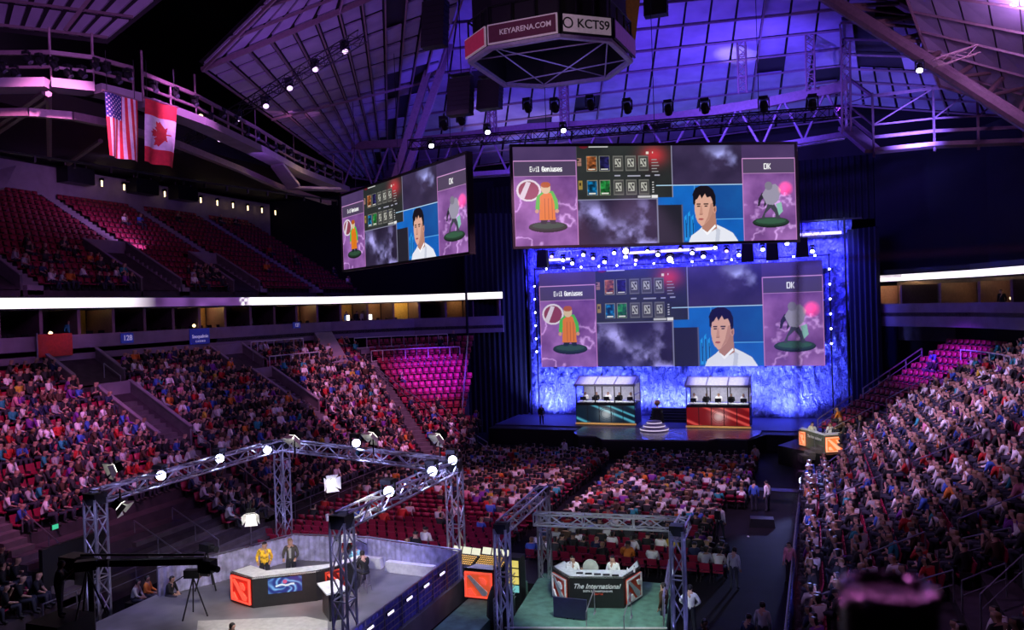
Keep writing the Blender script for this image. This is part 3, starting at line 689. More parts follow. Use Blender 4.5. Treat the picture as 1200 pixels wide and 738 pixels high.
# upper deck back wall with dark notches and little lamps
Y0, Y1 = 22, 72
XW = -43 - UROWS * RP
struct(MB().box((XW - .2, 47, 20.5), (.3, 56, 7.9)).build('wall_upper_back', M['lightconc']))
struct(MB().box((XW + 6, 47, 25.6), (14, 56, 1.5)).build('ceiling_upper_edge', M['black']))
struct(MB().box((-44, 76.5, 19), (28, .3, 12)).build('wall_upper_far', M['blackcloth']))
for k, y in enumerate((40.5, 49, 56, 61)):
    t = thing('rafter_unit', 'dark equipment box hanging under the roof edge, %s from the flags' % ('nearest', 'second', 'third', 'farthest')[k], 'equipment', (XW + .6, y, 23.9))
    MB().box((0, 0, 0), (1.2, 2.6, 1.3)).build('casing', M['dark'], t); MB().bar((0, -1, .6), (0, -1, 1.2), .05).build('hanger', M['steel'], t); MB().bar((0, 1, .6), (0, 1, 1.2), .05).build('hanger', M['steel'], t)
ws = None
for k in range(15):
    y = 49 + k * 2.35; X_, Z_ = XW + .8, 23.6 - .015 * k
    t = thing('wall_sconce', 'warm lamp in the row along the top wall of the upper deck', 'lamp', (X_, y, Z_), 0, 'lamps along the top wall of the upper deck') if ws is None else None
    if ws is None:
        ws = t; MB().box((0, 0, .35), (.3, .25, .2)).build('cap', M['dark'], t); MB().bar((0, 0, -.25), (0, 0, .28), .07).build('tube', L_WARM, t)
        MB().beam((0, 0, .5), (0, 0.6, .55), .06, .06).build('arm', M['steel'], t)
    else: c = copy_tree(ws); c.location = (X_, y, Z_)
# ------------------------------------------------------------------ roof
def patch(name, A, B, Cc, D, nu, nv, gap=.12, skip=lambda i, j: False, mt=M['roof'], thick=.12, rib=True):
    """panelled roof field, corners A B C D (A-B one edge, D-C the opposite); panels with dark seams and purlins"""
    A, B, Cc, D = map(Vector, (A, B, Cc, D)); m = MB(); bk = MB()
    P = lambda u, v: (A * (1 - u) + B * u) * (1 - v) + (D * (1 - u) + Cc * u) * v
    n = (B - A).cross(D - A).normalized(); n = n if n.dot((A + Cc) / 2 - Vector((0, 0, EYE))) > 0 else -n
    lu, lv = (B - A).length / nu, (D - A).length / nv; gu, gv = gap / lu / 2, gap / lv / 2
    for i in range(nu):
        for j in range(nv):
            if skip(i, j): continue
            q = [P((i + a) / nu, (j + b) / nv) for a, b in ((gu, gv), (1 - gu, gv), (1 - gu, 1 - gv), (gu, 1 - gv))]
            m.add(q + [p + n * thick for p in q], [(3, 2, 1, 0), (4, 5, 6, 7), (0, 1, 5, 4), (1, 2, 6, 5), (2, 3, 7, 6), (3, 0, 4, 7)])
    o = struct(m.build(name, mt)); q = [P(0, 0), P(1, 0), P(1, 1), P(0, 1)]
    bk.add([P(i / nu, j / nv) + n * .3 for i in range(nu + 1) for j in range(nv + 1)], [(i * (nv + 1) + j, (i + 1) * (nv + 1) + j, (i + 1) * (nv + 1) + j + 1, i * (nv + 1) + j + 1) for i in range(nu) for j in range(nv)]); struct(bk.build(name + '_backing', M['roofd']))
    if rib:
        r = MB()
        for j in range(nv + 1): [r.beam(P(i / nu, j / nv) - n * .12, P((i + 1) / nu, j / nv) - n * .12, .09, .12) for i in range(nu)]
        for i in range(0, nu + 1, 6): [r.beam(P(i / nu, j / nv) - n * .25, P(i / nu, (j + 1) / nv) - n * .25, .1, .16) for j in range(nv)]
        struct(r.build(name.replace('ceiling', 'trim') + '_purlins', M['steel']))
    return P
r_ = random.Random(3)
# field over the left stands
def skL(i, j): return (j >= 6 and (i + 2 * j) % 11 in (3, 4) and i > 4) or (j in (8,) and i % 5 < 2)
patch('ceiling_field_left', at(235, 78, Z=25.5), at(412, 205, Z=24.6), at(470, 215, Z=28), at(560, -60, Z=31), 18, 12, skip=skL, gap=.3)
patch('ceiling_field_left_top', at(235, 78, Z=25.5), at(560, -60, Z=31), at(470, -60, Z=31), at(345, -30, Z=28.5), 12, 3, gap=.3)
# field over the near left corner
patch('ceiling_field_corner', at(-30, 28, Z=25), at(126, 46, Z=25), at(215, -25, Z=28), at(-30, -60, Z=29), 9, 3, gap=.2)
# big field behind the stage, washed in blue
patch('ceiling_field_back', at(395, 215, Y=77), at(1012, 135, Y=77), at(1040, -90, Y=46), at(430, -40, Y=46), 22, 10, skip=lambda i, j: r_.random() < .07, gap=.22)
patch('ceiling_field_back_right', at(993, 122, Y=70), at(1175, 135, Y=70), at(1120, 25, Y=56), at(985, 25, Y=56), 9, 6, skip=lambda i, j: (j >= 3 and 1 <= i <= 3), gap=.2)
patch('ceiling_field_right', at(1100, 100, Z=24), at(1260, 150, Z=21.5), at(1290, -60, Z=25), at(1040, -60, Z=30), 6, 7, gap=.1)
struct(MB().box((-15, 40, 41), (110, 110, .4)).build('ceiling', M['black']))
struct(MB().box((-20, 86, 20), (110, .4, 44)).build('wall_back', M['black']))
struct(MB().box((34, 40, 20), (.4, 110, 44)).build('wall_right', M['black']))
struct(MB().box((-64, 40, 20), (.4, 110, 44)).build('wall_left', M['black']))

def truss(name, label, p, q, w=.5, h=.5, r=.03, r2=.018, n=None, m=None, parent=None, group=None, n4=True):
    p, q = Vector(p), Vector(q); d = q - p; L = d.length; d.normalize()
    a = d.cross(Vector((0, 0, 1))); a = a.normalized() if a.length > .1 else Vector((1, 0, 0)); b = a.cross(d).normalized()
    n = n or max(2, int(L / .6)); mb = MB(); cs = [a * x * w / 2 + b * y * h / 2 for x, y in ((-1, -1), (1, -1), (1, 1), (-1, 1))]
    for c in cs: mb.bar(p + c, q + c, r, 6)
    for k in range(n):
        u, v = p + d * L * k / n, p + d * L * (k + 1) / n
        for i in range(4):
            c, e_ = cs[i], cs[(i + 1) % 4]
            if k % 2: c, e_ = e_, c
            mb.bar(u + c, v + e_, r2, 4, caps=False)
        if k % 3 == 0:
            for i in range(4): mb.bar(u + cs[i], u + cs[(i + 1) % 4], r2, 4, caps=False)
    o = mb.build(name, m or M['alu'], parent)
    if parent is None: tag(o, label, 'truss', group)
    return o
# great inclined leg under the roof ridge
t = thing('roof_brace', 'great inclined twin steel brace between the hanging screens and the roof', 'beam', (0, 0, 0))
for dx in (0, 16): 
    MB().beam(at(512 + dx, 50, D=60), at(452 + dx * .6, 245, D=60), .65, .5).build('leg', M['steel'], t)
b = MB()
for k in range(9):
    u, v = k / 9, (k + 1) / 9; A_, B_ = at(512, 50, D=60), at(452, 245, D=60); C_, D_ = at(528, 50, D=60), at(461, 245, D=60); b.bar(A_.lerp(B_, u), C_.lerp(D_, v), .08)
b.build('bracing', M['steel'], t)
t = thing('roof_brace', 'paler inclined steel brace lit warm beside the scoreboard', 'beam', (0, 0, 0)); MB().add([at(727, -8, D=44), at(751, -8, D=44), at(744, 52, D=44), at(727, -8, D=44.8), at(751, -8, D=44.8), at(744, 52, D=44.8)], [(0, 1, 2), (3, 5, 4), (0, 3, 4, 1), (1, 4, 5, 2), (2, 5, 3, 0)]).build('fin', M['warmlit'], t); MB().bar(at(722, -8, D=45), at(741, 55, D=45), .12).build('edge_tube', M['steelb'], t)  # warm light is put into the fin's orange colour
spot((-6, 30, 24), at(738, 20, D=44), (1, .7, .3), 260, 14)
# curved catwalk girder behind the hanging screens
t = thing('catwalk_girder', 'brown curved girder with zigzag bracing above the hanging screens', 'girder', (0, 0, 0))
top = [at(x, y, Y=60) for x, y in ((400, 172), (470, 168), (540, 160), (620, 150), (700, 146), (800, 136), (900, 120), (993, 101))]
bot = [at(x, y, Y=60) for x, y in ((400, 225), (470, 215), (540, 205), (620, 200), (700, 190), (800, 182), (900, 172), (992, 157))]
b = MB(); [b.beam(p, q, .5, .65) for p, q in zip(top, top[1:])]; b.build('top_chord', M['steelb'], t)
b = MB(); [b.beam(p, q, .4, .35) for p, q in zip(bot, bot[1:])]; b.build('bottom_chord', M['steel'], t)
b = MB()
for i in range(26):
    f0, f1 = i / 26 * 7, (i + 1) / 26 * 7; g_ = lambda L, f: L[min(int(f), 6)].lerp(L[min(int(f), 6) + 1], f - min(int(f), 6))
    b.bar(g_(top, f0), g_(bot, f1), .09) if i % 2 else b.bar(g_(bot, f0), g_(top, f1), .09)
b.build('bracing', M['steel'], t)
b = MB(); Bk = [p + Vector((0, 3.2, .4)) for p in bot]; [b.beam(p, q, .4, .35) for p, q in zip(Bk, Bk[1:])]
for p, q in zip(bot, Bk): b.beam(p, q, .2, .2)
for i in range(30): f = i / 30 * 7; k = int(f); b.beam(bot[k].lerp(bot[k + 1], f - k), Bk[k].lerp(Bk[k + 1], min(f - k + .15, 1)), .1, .15)
b.build('walkway', M['steel'], t)
# vertical lattice columns seen against the blue roof
for i, (x, y0, y1) in enumerate(((868, 0, 108), (948, 0, 105), (990, 0, 155), (660, 100, 150), (575, 90, 165))):
    truss('lattice_column', 'thin lattice column in front of the blue roof, %s' % ('over the centre screen', 'left of the main column', 'ending at the girder corner', 'under the scoreboard rim', 'beside the hung loudspeakers')[i], at(x, y0 - 12, Y=59), at(x + 2, y1, Y=59), .55, .55, .06, .035, 14, M['steelb'])
# right-hand catwalk continuing from the girder
t = thing('roof_catwalk', 'catwalk with railings bending away right of the girder', 'catwalk', (0, 0, 0))
cw = [at(992, 150, Y=60), at(1024, 177, Y=57), at(1095, 170, Y=57), at(1200, 166, Y=57), at(1290, 160, Y=57)]
for nm, dz, w_, h_ in (('deck', 0, 1.2, .25), ('toe_rail', .9, .12, .2), ('mid_rail', 1.7, .1, .1), ('top_rail', 3.6, .14, .18)):
    b = MB(); [b.beam(p + Vector((0, 0, dz)), q + Vector((0, 0, dz)), w_, h_) for p, q in zip(cw, cw[1:])]; b.build(nm, M['steel'], t)
b = MB()
for p, q in zip(cw, cw[1:]):
    n = max(1, int((q - p).length / 2.2))
    for k in range(n + 1):
        c = p.lerp(q, k / n); b.beam(c + Vector((0, 0, -.4)), c + Vector((0, .02, 3.8)), .14, .14)
        if k < n: c2 = p.lerp(q, (k + 1) / n); b.bar(c + Vector((0, 0, 1.7)), c2 + Vector((0, 0, 3.6)), .05)
b.build('posts', M['steel'], t)
# great tubular roof truss on the right
t = thing('roof_truss', 'great sloping tubular roof truss crossing the upper corner', 'truss', (0, 0, 0))
A0, A1, B0, B1 = at(955, -12, D=46), at(1230, 162, D=40), at(1030, -10, D=50), at(1240, 118, D=44)
MB().bar(A0, A1, .38, 10).build('main_tube', M['steel'], t); MB().bar(B0, B1, .26, 8).build('upper_tube', M['steelb'], t)
b = MB()
for k in range(8):
    u, v = k / 8, (k + 1) / 8; b.bar(A0.lerp(A1, u), B0.lerp(B1, u), .14); b.bar(A0.lerp(A1, u), B0.lerp(B1, v), .1)
b.build('bracing', M['steelb'], t)
b = MB()
for (x, y, x2, y2) in ((1075, 62, 1085, -15), (1110, 48, 1128, -15), (1150, 72, 1178, -15), (1182, 95, 1225, 20)):
    b.bar(at(x, y, D=46), at(x2, y2, D=44), .1); b.bar(at(x + 6, y, D=46), at(x2 + 7, y2, D=44), .1)
b.build('hangers', M['steel'], t)
# left ring catwalk with lamps
def catwalk(label, pts, nlamp, seed, lit):
    t = thing('ring_catwalk', label, 'catwalk', (0, 0, 0)); up = Vector((0, 0, 1)); R_ = random.Random(seed)
    b = MB(); [b.beam(p, q, 1.0, .35) for p, q in zip(pts, pts[1:])]; b.build('deck', M['lightconc'], t)
    b = MB(); [b.beam(p + up * 1.25, q + up * 1.25, .12, .16) for p, q in zip(pts, pts[1:])]; [b.beam(p + up * .7, q + up * .7, .1, .1) for p, q in zip(pts, pts[1:])]
    [b.beam(p - up * .9 + Vector((-1.2, 0, 0)), q - up * .9 + Vector((-1.2, 0, 0)), .3, .3) for p, q in zip(pts, pts[1:])]
    for p, q in zip(pts, pts[1:]):
        n = max(1, int((q - p).length / 1.6))
        for k in range(n + 1): c = p.lerp(q, k / n); b.bar(c, c + up * (2.2 if k % 4 == 0 else 1.3), .05)
    b.build('railing', M['steel'], t)
    L = [(q - p).length for p, q in zip(pts, pts[1:])]; tot = sum(L)
    for k in range(nlamp):
        d = (k + .5) / nlamp * tot; i = 0
        while d > L[i]: d -= L[i]; i += 1
        c = pts[i].lerp(pts[i + 1], d / L[i]) + up * (.55 + R_.uniform(-.1, .5)); fx = fixture(c, (R_.uniform(-4, 4) - 10, 30, 0), 'black spotlight clamped to the ring catwalk, lamp off', 'unlit spotlights on the ring catwalk', .8, None)
_fx = {}
def fixture(loc, tgt, label, group=None, size=1.0, glow=None):
    """moving-head stage lamp: yoke, body, lens"""
    key = glow.name if glow else 'off'
    if key not in _fx:
        t = thing('stage_light', label, 'stage light', (0, 0, 0))
        MB().box((0, 0, .30), (.34, .34, .14)).build('base', M['dark'], t)
        y = MB(); y.slab([(-.225, -.05, .3), (.225, -.05, .3), (.225, -.05, -.12), (.18, -.05, -.12), (.18, -.05, .25), (-.18, -.05, .25), (-.18, -.05, -.12), (-.225, -.05, -.12)], -.1); y.build('yoke', M['dark'], t)
        bd = MB().lathe((0, 0, 0), [(.05, .22), (.14, .17), (.17, .0), (.16, -.22)][::-1], 12).build('body', M['dark'], t)
        MB().lathe((0, 0, -.235), [(.15, 0), (.13, -.02), (.001, -.04)][::-1], 12).build('lens', glow or mat('lens_glass', (.2, .2, .28), .15, .6), bd)
        _fx[key] = t
    else: t = copy_tree(_fx[key])
    t.location = loc; t['label'] = label
    if group: t['group'] = group
    elif 'group' in t: del t['group']
    t.scale = (size,) * 3; bd = [c for c in t.children if c.name.startswith('body')][0]
    d = Vector(tgt) - Vector(loc); bd.rotation_euler = d.to_track_quat('-Z', 'Y').to_euler(); return t
Lz = 21
catwalk('pale curved catwalk ending above the striped flag', [at(-20, 101, Z=Lz), at(60, 100, Z=Lz), at(110, 105, Z=Lz), at(157, 116, Z=Lz)], 12, 4, 0)
catwalk('pale catwalk running from the leaf flag towards the hanging screens', [at(168, 121, Z=Lz), at(230, 143, Z=Lz), at(300, 176, Z=Lz), at(345, 200, Z=Lz), at(402, 222, Z=Lz)], 18, 5, 0)
t = thing('roof_brace', 'pair of inclined tubes meeting under the near catwalk', 'beam', (0, 0, 0))
for a_, b_ in (((-10, 152), (52, 108)), ((-10, 160), (56, 116)), ((80, 192), (118, 165)), ((57, 110), (58, 186))): MB().bar(at(*a_, Z=20.6), at(*b_, Z=20.8), .12).build('tube', M['steel'], t)
handrail('dark cable tray running below the catwalks across the upper deck', [at(-10, 183, Z=19.4), at(130, 203, Z=19.4), at(240, 220, Z=19.4), at(395, 240, Z=19.4)], h=.3, r=.07, name='cable_tray', m=M['dark'], mid=False)
t = thing('service_gangway', 'pale hatched gangway piece at the left frame edge', 'gangway', (0, 0, 0)); MB().slab([at(-10, 203, Z=19), at(17, 196, Z=19.6), at(4, 222, Z=18.2), at(-10, 224, Z=18)], .15).build('deck', M['lightconc'], t)
t = thing('service_gangway', 'pale inclined gangway dropping to a lit platform beside the left screen', 'gangway', (0, 0, 0)); MB().slab([at(318, 193, Z=20.8), at(332, 190, Z=20.8), at(352, 216, Z=20), at(337, 219, Z=20)], .15).build('deck', M['lightconc'], t); MB().beam(at(337, 220, Z=20), at(398, 222, Z=20), .9, .15).build('platform', M['lightconc'], t)
pl = bpy.data.lights.new('platform_lamp', 'POINT'); pl.energy = 60; pl.color = (1, .7, .35); po = bpy.data.objects.new('platform_lamp', pl); COL.objects.link(po); po.location = at(372, 218, Z=20) + Vector((.6, -.8, .5))
# hung lighting trusses and their lamps
truss('lighting_truss', 'black lighting truss hung along the left roof with violet lamps', at(205, 175, D=48), at(425, 42, D=40), .5, .5, .035, .02, m=M['dark'])
truss('lighting_truss', 'black lighting truss strung above the centre hanging screen', at(480, 170, Y=50), at(985, 131, Y=50), .6, .6, .045, .025, m=M['dark'])
truss('lighting_truss', 'short black lighting truss hung beside the tubular roof truss', at(1095, 74, D=40), at(1145, 58, D=40), .4, .4, .03, .02, m=M['steelb'])
for i, (x, y, dp, gl, tg) in enumerate(((279, 144, 45, L_VIO, 'lowest on the left truss'), (311, 129, 44, L_VIO, 'second up the left truss'), (339, 108, 43, L_VIO, 'third up the left truss'), (369, 86, 42, L_VIO, 'fourth up the left truss'), (404, 65, 41, L_VIO, 'uppermost on the left truss'), (234, 141, 46, L_WARM, 'orange, beside the leaf flag'), (257, 168, 46, L_VIO, 'small, under the left catwalk'),
      (505, 175, 50, L_WHITE, 'beside the left screen corner'), (571, 159, 50, L_WHITE, 'under the hung loudspeakers'), (660, 157, 50, L_WHITE, 'over the centre screen'), (1078, 87, 42, L_WHITE, 'on the tubular roof truss'))):
    p = at(x, y, D=dp); fixture(p + Vector((0, 0, .35)), Vector((p.x * .6, p.y * .75, 9)), 'lit stage light pointing down, %s' % tg, None, 1.05, gl)
for i, (x, y) in enumerate(((618, 125), (650, 125), (692, 122), (735, 126), (783, 128), (826, 126), (895, 124), (952, 122), (540, 140), (520, 146))):
    p = at(x, y, Y=50); fixture(p, Vector((p.x, 70, 8)), 'unlit stage light standing on the truss above the centre screen', 'unlit lights on the centre truss', 1.5, None)
t = thing('flood_lamp', 'very bright violet flood lamp in the upper corner of the roof', 'lamp', at(1190, 2, D=38)); MB().lathe((0, 0, 0), [(.1, .35), (.3, .25), (.34, 0)][::-1], 14).build('housing', M['dark'], t); MB().ball((0, 0, -.05), .26, sz=.5).build('bulb', lamp_mat('flood_violet_glow', (.95, .75, 1), 60), t)
d = bpy.data.lights.new('flood', 'POINT'); d.energy = 900; d.color = (.7, .35, 1); d.shadow_soft_size = .3; o = bpy.data.objects.new('flood', d); COL.objects.link(o); o.location = at(1186, 12, D=37)
# hung loudspeakers
def array(label, x0, x1, y0, y1, dp, n=8):
    A, B = at((x0 + x1) / 2, y0, D=dp), at((x0 + x1) / 2, y1, D=dp); w_ = (x1 - x0) / F * dp; h = (A - B).length / n
    t = thing('line_array_speaker', label, 'loudspeaker', A); fr = MB(); fr.box((0, 0, .2), (w_ * .9, .6, .1)); fr.bar((0, 0, .2), (0, 0, 9), .03); fr.build('rigging', M['dark'], t)
    for k in range(n): MB().box((0, -.05 * k, -h * (k + .5)), (w_, .7, h * .93), taper=.98).build('cabinet', M['black'], t)
array('black hung loudspeaker column, left of the pair under the scoreboard', 526, 555, 92, 137, 46)
array('black hung loudspeaker column, right of the pair under the scoreboard', 561, 589, 94, 130, 46)
array('tall black loudspeaker column hanging above the inclined brace', 496, 525, 2, 58, 44)
array('black loudspeaker column hanging right of the scoreboard', 755, 782, -10, 20, 48, 4)
# ------------------------------------------------------------------ scoreboard
SC = [Vector((*p, 24)) for p in [(-15.25, 36.02), (-13.57, 34.55), (-10.03, 34.39), (-8.04, 36.06), (-7.78, 39.59), (-9.65, 42.14), (-13.32, 42.13), (-15.19, 40.79)]]
t = thing('scoreboard', 'black eight-sided scoreboard with sign panels round its rim, hung in the centre', 'scoreboard', (0, 0, 0)); up = Vector((0, 0, 1)); cen = Vector((-11.5, 38.2, 24))
b = MB(); inn = [cen + (p - cen) * .93 for p in SC]
for i in range(8):
    p, q, ip, iq = SC[i], SC[(i + 1) % 8], inn[i], inn[(i + 1) % 8]
    b.add([p, q, iq, ip, p + up * .16, q + up * .16, iq + up * .16, ip + up * .16], [(0, 1, 2, 3), (7, 6, 5, 4), (0, 4, 5, 1), (1, 5, 6, 2), (2, 6, 7, 3), (3, 7, 4, 0)])
b.build('bottom_ring', mat('ring_paint', (.4, .36, .5), .5), t)
b = MB()
for i in range(8): b.add([inn[i] + up * .17, inn[(i + 1) % 8] + up * .17, inn[(i + 1) % 8] + up * 5.5, inn[i] + up * 5.5], [(0, 1, 2, 3)])
b.add([p + up * 1.9 for p in inn], [tuple(range(8))]); b.build('housing', M['black'], t)
b = MB()
for i, j in ((1, 5), (5, 3), (0, 3), (1, 6), (6, 3), (7, 4)): b.bar(inn[i] + up * .15, inn[j] + up * .15, .035)
b.build('bracing', mat('ring_paint', (.4, .36, .5), .5), t)
b = MB(); ux = [cen + (p - cen) * .98 + up * .1 for p in SC]
for i in range(8): b.bar(ux[i] + up * 1.9, ux[(i + 1) % 8] + up * 1.9, .05)
for k in range(24): f = k / 24 * 8; i = int(f); p = ux[i].lerp(ux[(i + 1) % 8], f - i); b.bar(p, p + up * 1.9, .05)
b.build('rim_frame', M['dark'], t)
def sign_face(i, face_m, edge_m, txt, tm, size, icon=False):
    p, q = SC[i], SC[(i + 1) % 8]; d = (q - p).normalized(); n = d.cross(up).normalized(); L = (q - p).length; c = (p + q) / 2 + up * .62 + n * .1
    rz = math.atan2(d.y, d.x)
    bd = MB().box(c, (L * .97, .08, .92), rz).build('sign_panel', edge_m, t); MB().box(c + n * .05, (L * .97 - .14, .05, .78), rz).build('face', face_m, bd)
    if txt:
        text('lettering', txt, size, tm, bd, c + n * .09 + d * (.30 if icon else .05 * L), (math.pi / 2, 0, rz))
        if icon:
            k = MB(); cc = c + n * .09 - d * (L * .37); N = 20
            for a in range(N):
                a0, a1 = 2 * math.pi * a / N, 2 * math.pi * (a + 1) / N; f = lambda a, r: cc + d * math.cos(a) * r * .75 + up * math.sin(a) * r * .75
                k.slab([f(a0, .34), f(a1, .34), f(a1, .25), f(a0, .25)], .02)
            k.build('logo_ring', tm, bd)
DIMW = mat('sign_pale_face', (.62, .52, .56), .6, emit=(.5, .38, .45), power=.25); DIMD = mat('sign_dark_face', (.08, .02, .04), .6, emit=(.12, .02, .05), power=.15)
sign_face(0, mat('sign_wine_face', (.35, .03, .08), .6, emit=(.5, .03, .10), power=.25), DIMW, '', None, .4)
sign_face(1, DIMD, DIMW, 'KEYARENA.COM', DIMW, .34)
sign_face(2, DIMW, M['dark'], 'KCTS9', M['black'], .56, True)
sign_face(3, mat('sign_violet_face', (.2, .08, .3), .6, emit=(.2, .06, .4), power=.2), M['dark'], '', None, .4)
area((-11.5, 38, 22.5), (-11.5, 38.2, 24), (.25, .2, 1), 50, 3, 3); spot((-9, 26, 22), (-11, 35, 24.8), (.9, .6, .8), 420, 24)
# ------------------------------------------------------------------ flags
def flag(label, x, y0, y1, z0, z1, cell, nu, nv, mats, extra=None, dy=0):
    t = thing('flag', label, 'flag', (x, y0, z1)); V = []; Fc = []; Mi = []
    for i in range(nu + 1):
        for j in range(nv + 1):
            u, v = i / nu, j / nv; V.append((.12 * math.sin(u * 9 + v * 1.2) * (.4 + v) * .8, (y1 - y0) * u + dy * v, -(z1 - z0) * v))
    for i in range(nu):
        for j in range(nv): Fc.append((i * (nv + 1) + j, (i + 1) * (nv + 1) + j, (i + 1) * (nv + 1) + j + 1, i * (nv + 1) + j + 1)); Mi.append(cell((i + .5) / nu, (j + .5) / nv))
    me = bpy.data.meshes.new('cloth'); me.from_pydata(V, [], Fc); [me.materials.append(m) for m in mats]; me.polygons.foreach_set('material_index', Mi)
    o = bpy.data.objects.new('cloth', me); COL.objects.link(o); o.parent = t; md = o.modifiers.new('t', 'SOLIDIFY'); md.thickness = .02
    MB().bar((0, -.1, .04), (0, y1 - y0 + .1, .04), .04).build('pole', M['steel'], t)
    [MB().bar((0, yc, 0), (0, yc, 1.6), .012).build('cord', M['dark'], t) for yc in (.1, y1 - y0 - .1)]; return t
FR, FW_, FB = mat('flag_red', (.6, .03, .04), .8), mat('flag_white', (.7, .66, .68), .8), mat('flag_blue', (.03, .035, .2), .8)
def us(u, v):
    if u < .52 and v < .39:
        a, b_ = u / .52 * 9, v / .39 * 11
        if (int(a) + int(b_)) % 2 == 0 and .2 < a % 1 < .8 and .2 < b_ % 1 < .8: return 1
        return 2
    return 0 if int(u * 13) % 2 == 0 else 1
flag('striped flag with a starred blue corner hanging under the catwalk', -25.0, 23.3, 24.85, 18.3, 20.75, us, 130, 88, [FR, FW_, FB])
leaf = [(0, -1), (.08, -.45), (.55, -.55), (.45, -.35), (.95, .02), (.8, .1), (.88, .42), (.5, .3), (.42, .5), (.22, .2), (.28, .85), (.12, .72), (0, 1)]
leaf = leaf + [(-x, y) for x, y in leaf[-2:0:-1]]
def inpoly(x, y, P):
    c = False; j = len(P) - 1
    for i in range(len(P)):
        if (P[i][1] > y) != (P[j][1] > y) and x < (P[j][0] - P[i][0]) * (y - P[i][1]) / (P[j][1] - P[i][1]) + P[i][0]: c = not c
        j = i
    return c
def ca(u, v):
    if v < .25 or v > .75: return 0
    return 0 if inpoly((v - .5) / .22, (u - .52) / .36 * -1, leaf) else 1
flag('red and white flag with a red maple leaf hanging under the catwalk', -25.0, 25.3, 27.0, 18.35, 20.95, ca, 70, 90, [FR, FW_], dy=-.28)
spot((-12, 22, 22), (-25, 24.4, 19.6), (1, .6, .3), 900, 5, .4); spot((-12, 24, 22), (-25, 26.2, 19.9), (1, .8, .6), 900, 4.5, .4)
spot((-10, 20, 22), (-25, 25, 19.6), (.9, .5, .8), 300, 15, .6)
# ------------------------------------------------------------------ picture shown on the three screens
W_, H_ = 640, 230
yy, xx = np.mgrid[0:H_, 0:W_]; U_, V_ = (xx + .5) / W_, (yy + .5) / H_
img = np.zeros((H_, W_, 3)); AS = W_ / H_
def rect(u0, v0, u1, v1): return (U_ >= u0) & (U_ < u1) & (V_ >= v0) & (V_ < v1)
def poly(P, W=None):
    c = np.zeros(U_.shape, bool); j = len(P) - 1
    for i in range(len(P)):
        (xi, yi), (xj, yj) = P[i], P[j]
        if yi != yj: c ^= ((yi > V_) != (yj > V_)) & (U_ < (xj - xi) * (V_ - yi) / (yj - yi) + xi)
        j = i
    return c
def ell(cx, cy, rx, ry): return ((U_ - cx) / rx) ** 2 + ((V_ - cy) / ry) ** 2 < 1
def put(m, c): img[m] = c
cl = fbm(U_ * AS * 5, V_ * 5, 5, 1); cl2 = fbm(U_ * AS * 3 + 9, V_ * 3 + 3, 6, 4); cl3 = np.abs(fbm(U_ * AS * 4 + 4, V_ * 4, 5, 8) - .48)
sky = np.stack([.12 + .15 * cl, .10 + .12 * cl, .19 + .17 * cl], -1)
img[:] = sky
for cx, cy in ((.73, .10), (.76, .2)):      # wispy highlights
    w = np.clip(1 - ((U_ - cx) / .09) ** 2 - ((V_ - cy) / .16) ** 2, 0, 1) * np.clip((cl2 - .42) * 5, 0, 1); img += w[..., None] * np.array([.35, .38, .5])
m = rect(.218, .55, .50, 1); band = np.exp(-((V_ - (.62 + (U_ - .23) * 1.9 + .05 * np.sin(U_ * 60))) / .15) ** 2) + np.exp(-(((U_ - .45) / .03) ** 2 + ((V_ - .72) / .22) ** 2)) * .8
cf = fbm(U_ * AS * 9 + 4, V_ * 9, 5, 8); w = np.clip(band, 0, 1) * np.clip((cf - .36) * 4.5, 0, 1.1) * (1 - .6 * np.clip((cl2 - .5) * 5, 0, 1)); img[m] = (sky * .8 + w[..., None] * np.array([.5, .5, .68]))[m]
for a, name in ((0, 0), (.805, 1)):
    u0, u1 = a, (a + .218 if a == 0 else 1.0)
    top = rect(u0, 0, u1, .15); img[top] = (np.stack([.22 + .15 * cl2, .16 + .12 * cl2, .32 + .14 * cl2], -1))[top]
    hot = rect(u0, .30, u1, 1); pk = np.stack([.32 + .42 * cl, .17 + .34 * cl, .40 + .42 * cl], -1); ln = np.clip(.05 - cl3, 0, .05) / .05 * .3 * (V_ > .5); img[hot] = (pk + ln[..., None])[hot]
    put(rect(u0, .145, u1, .30), (.30, .25, .36)); put(rect(u0, .14, u1, .15), (.85, .62, .85)); put(rect(u0, .295, u1, .302), (.8, .6, .82))
    put(rect(u1 - .003, .14, u1, 1) | rect(u0, .14, u0 + .003, 1), (.75, .5, .75))
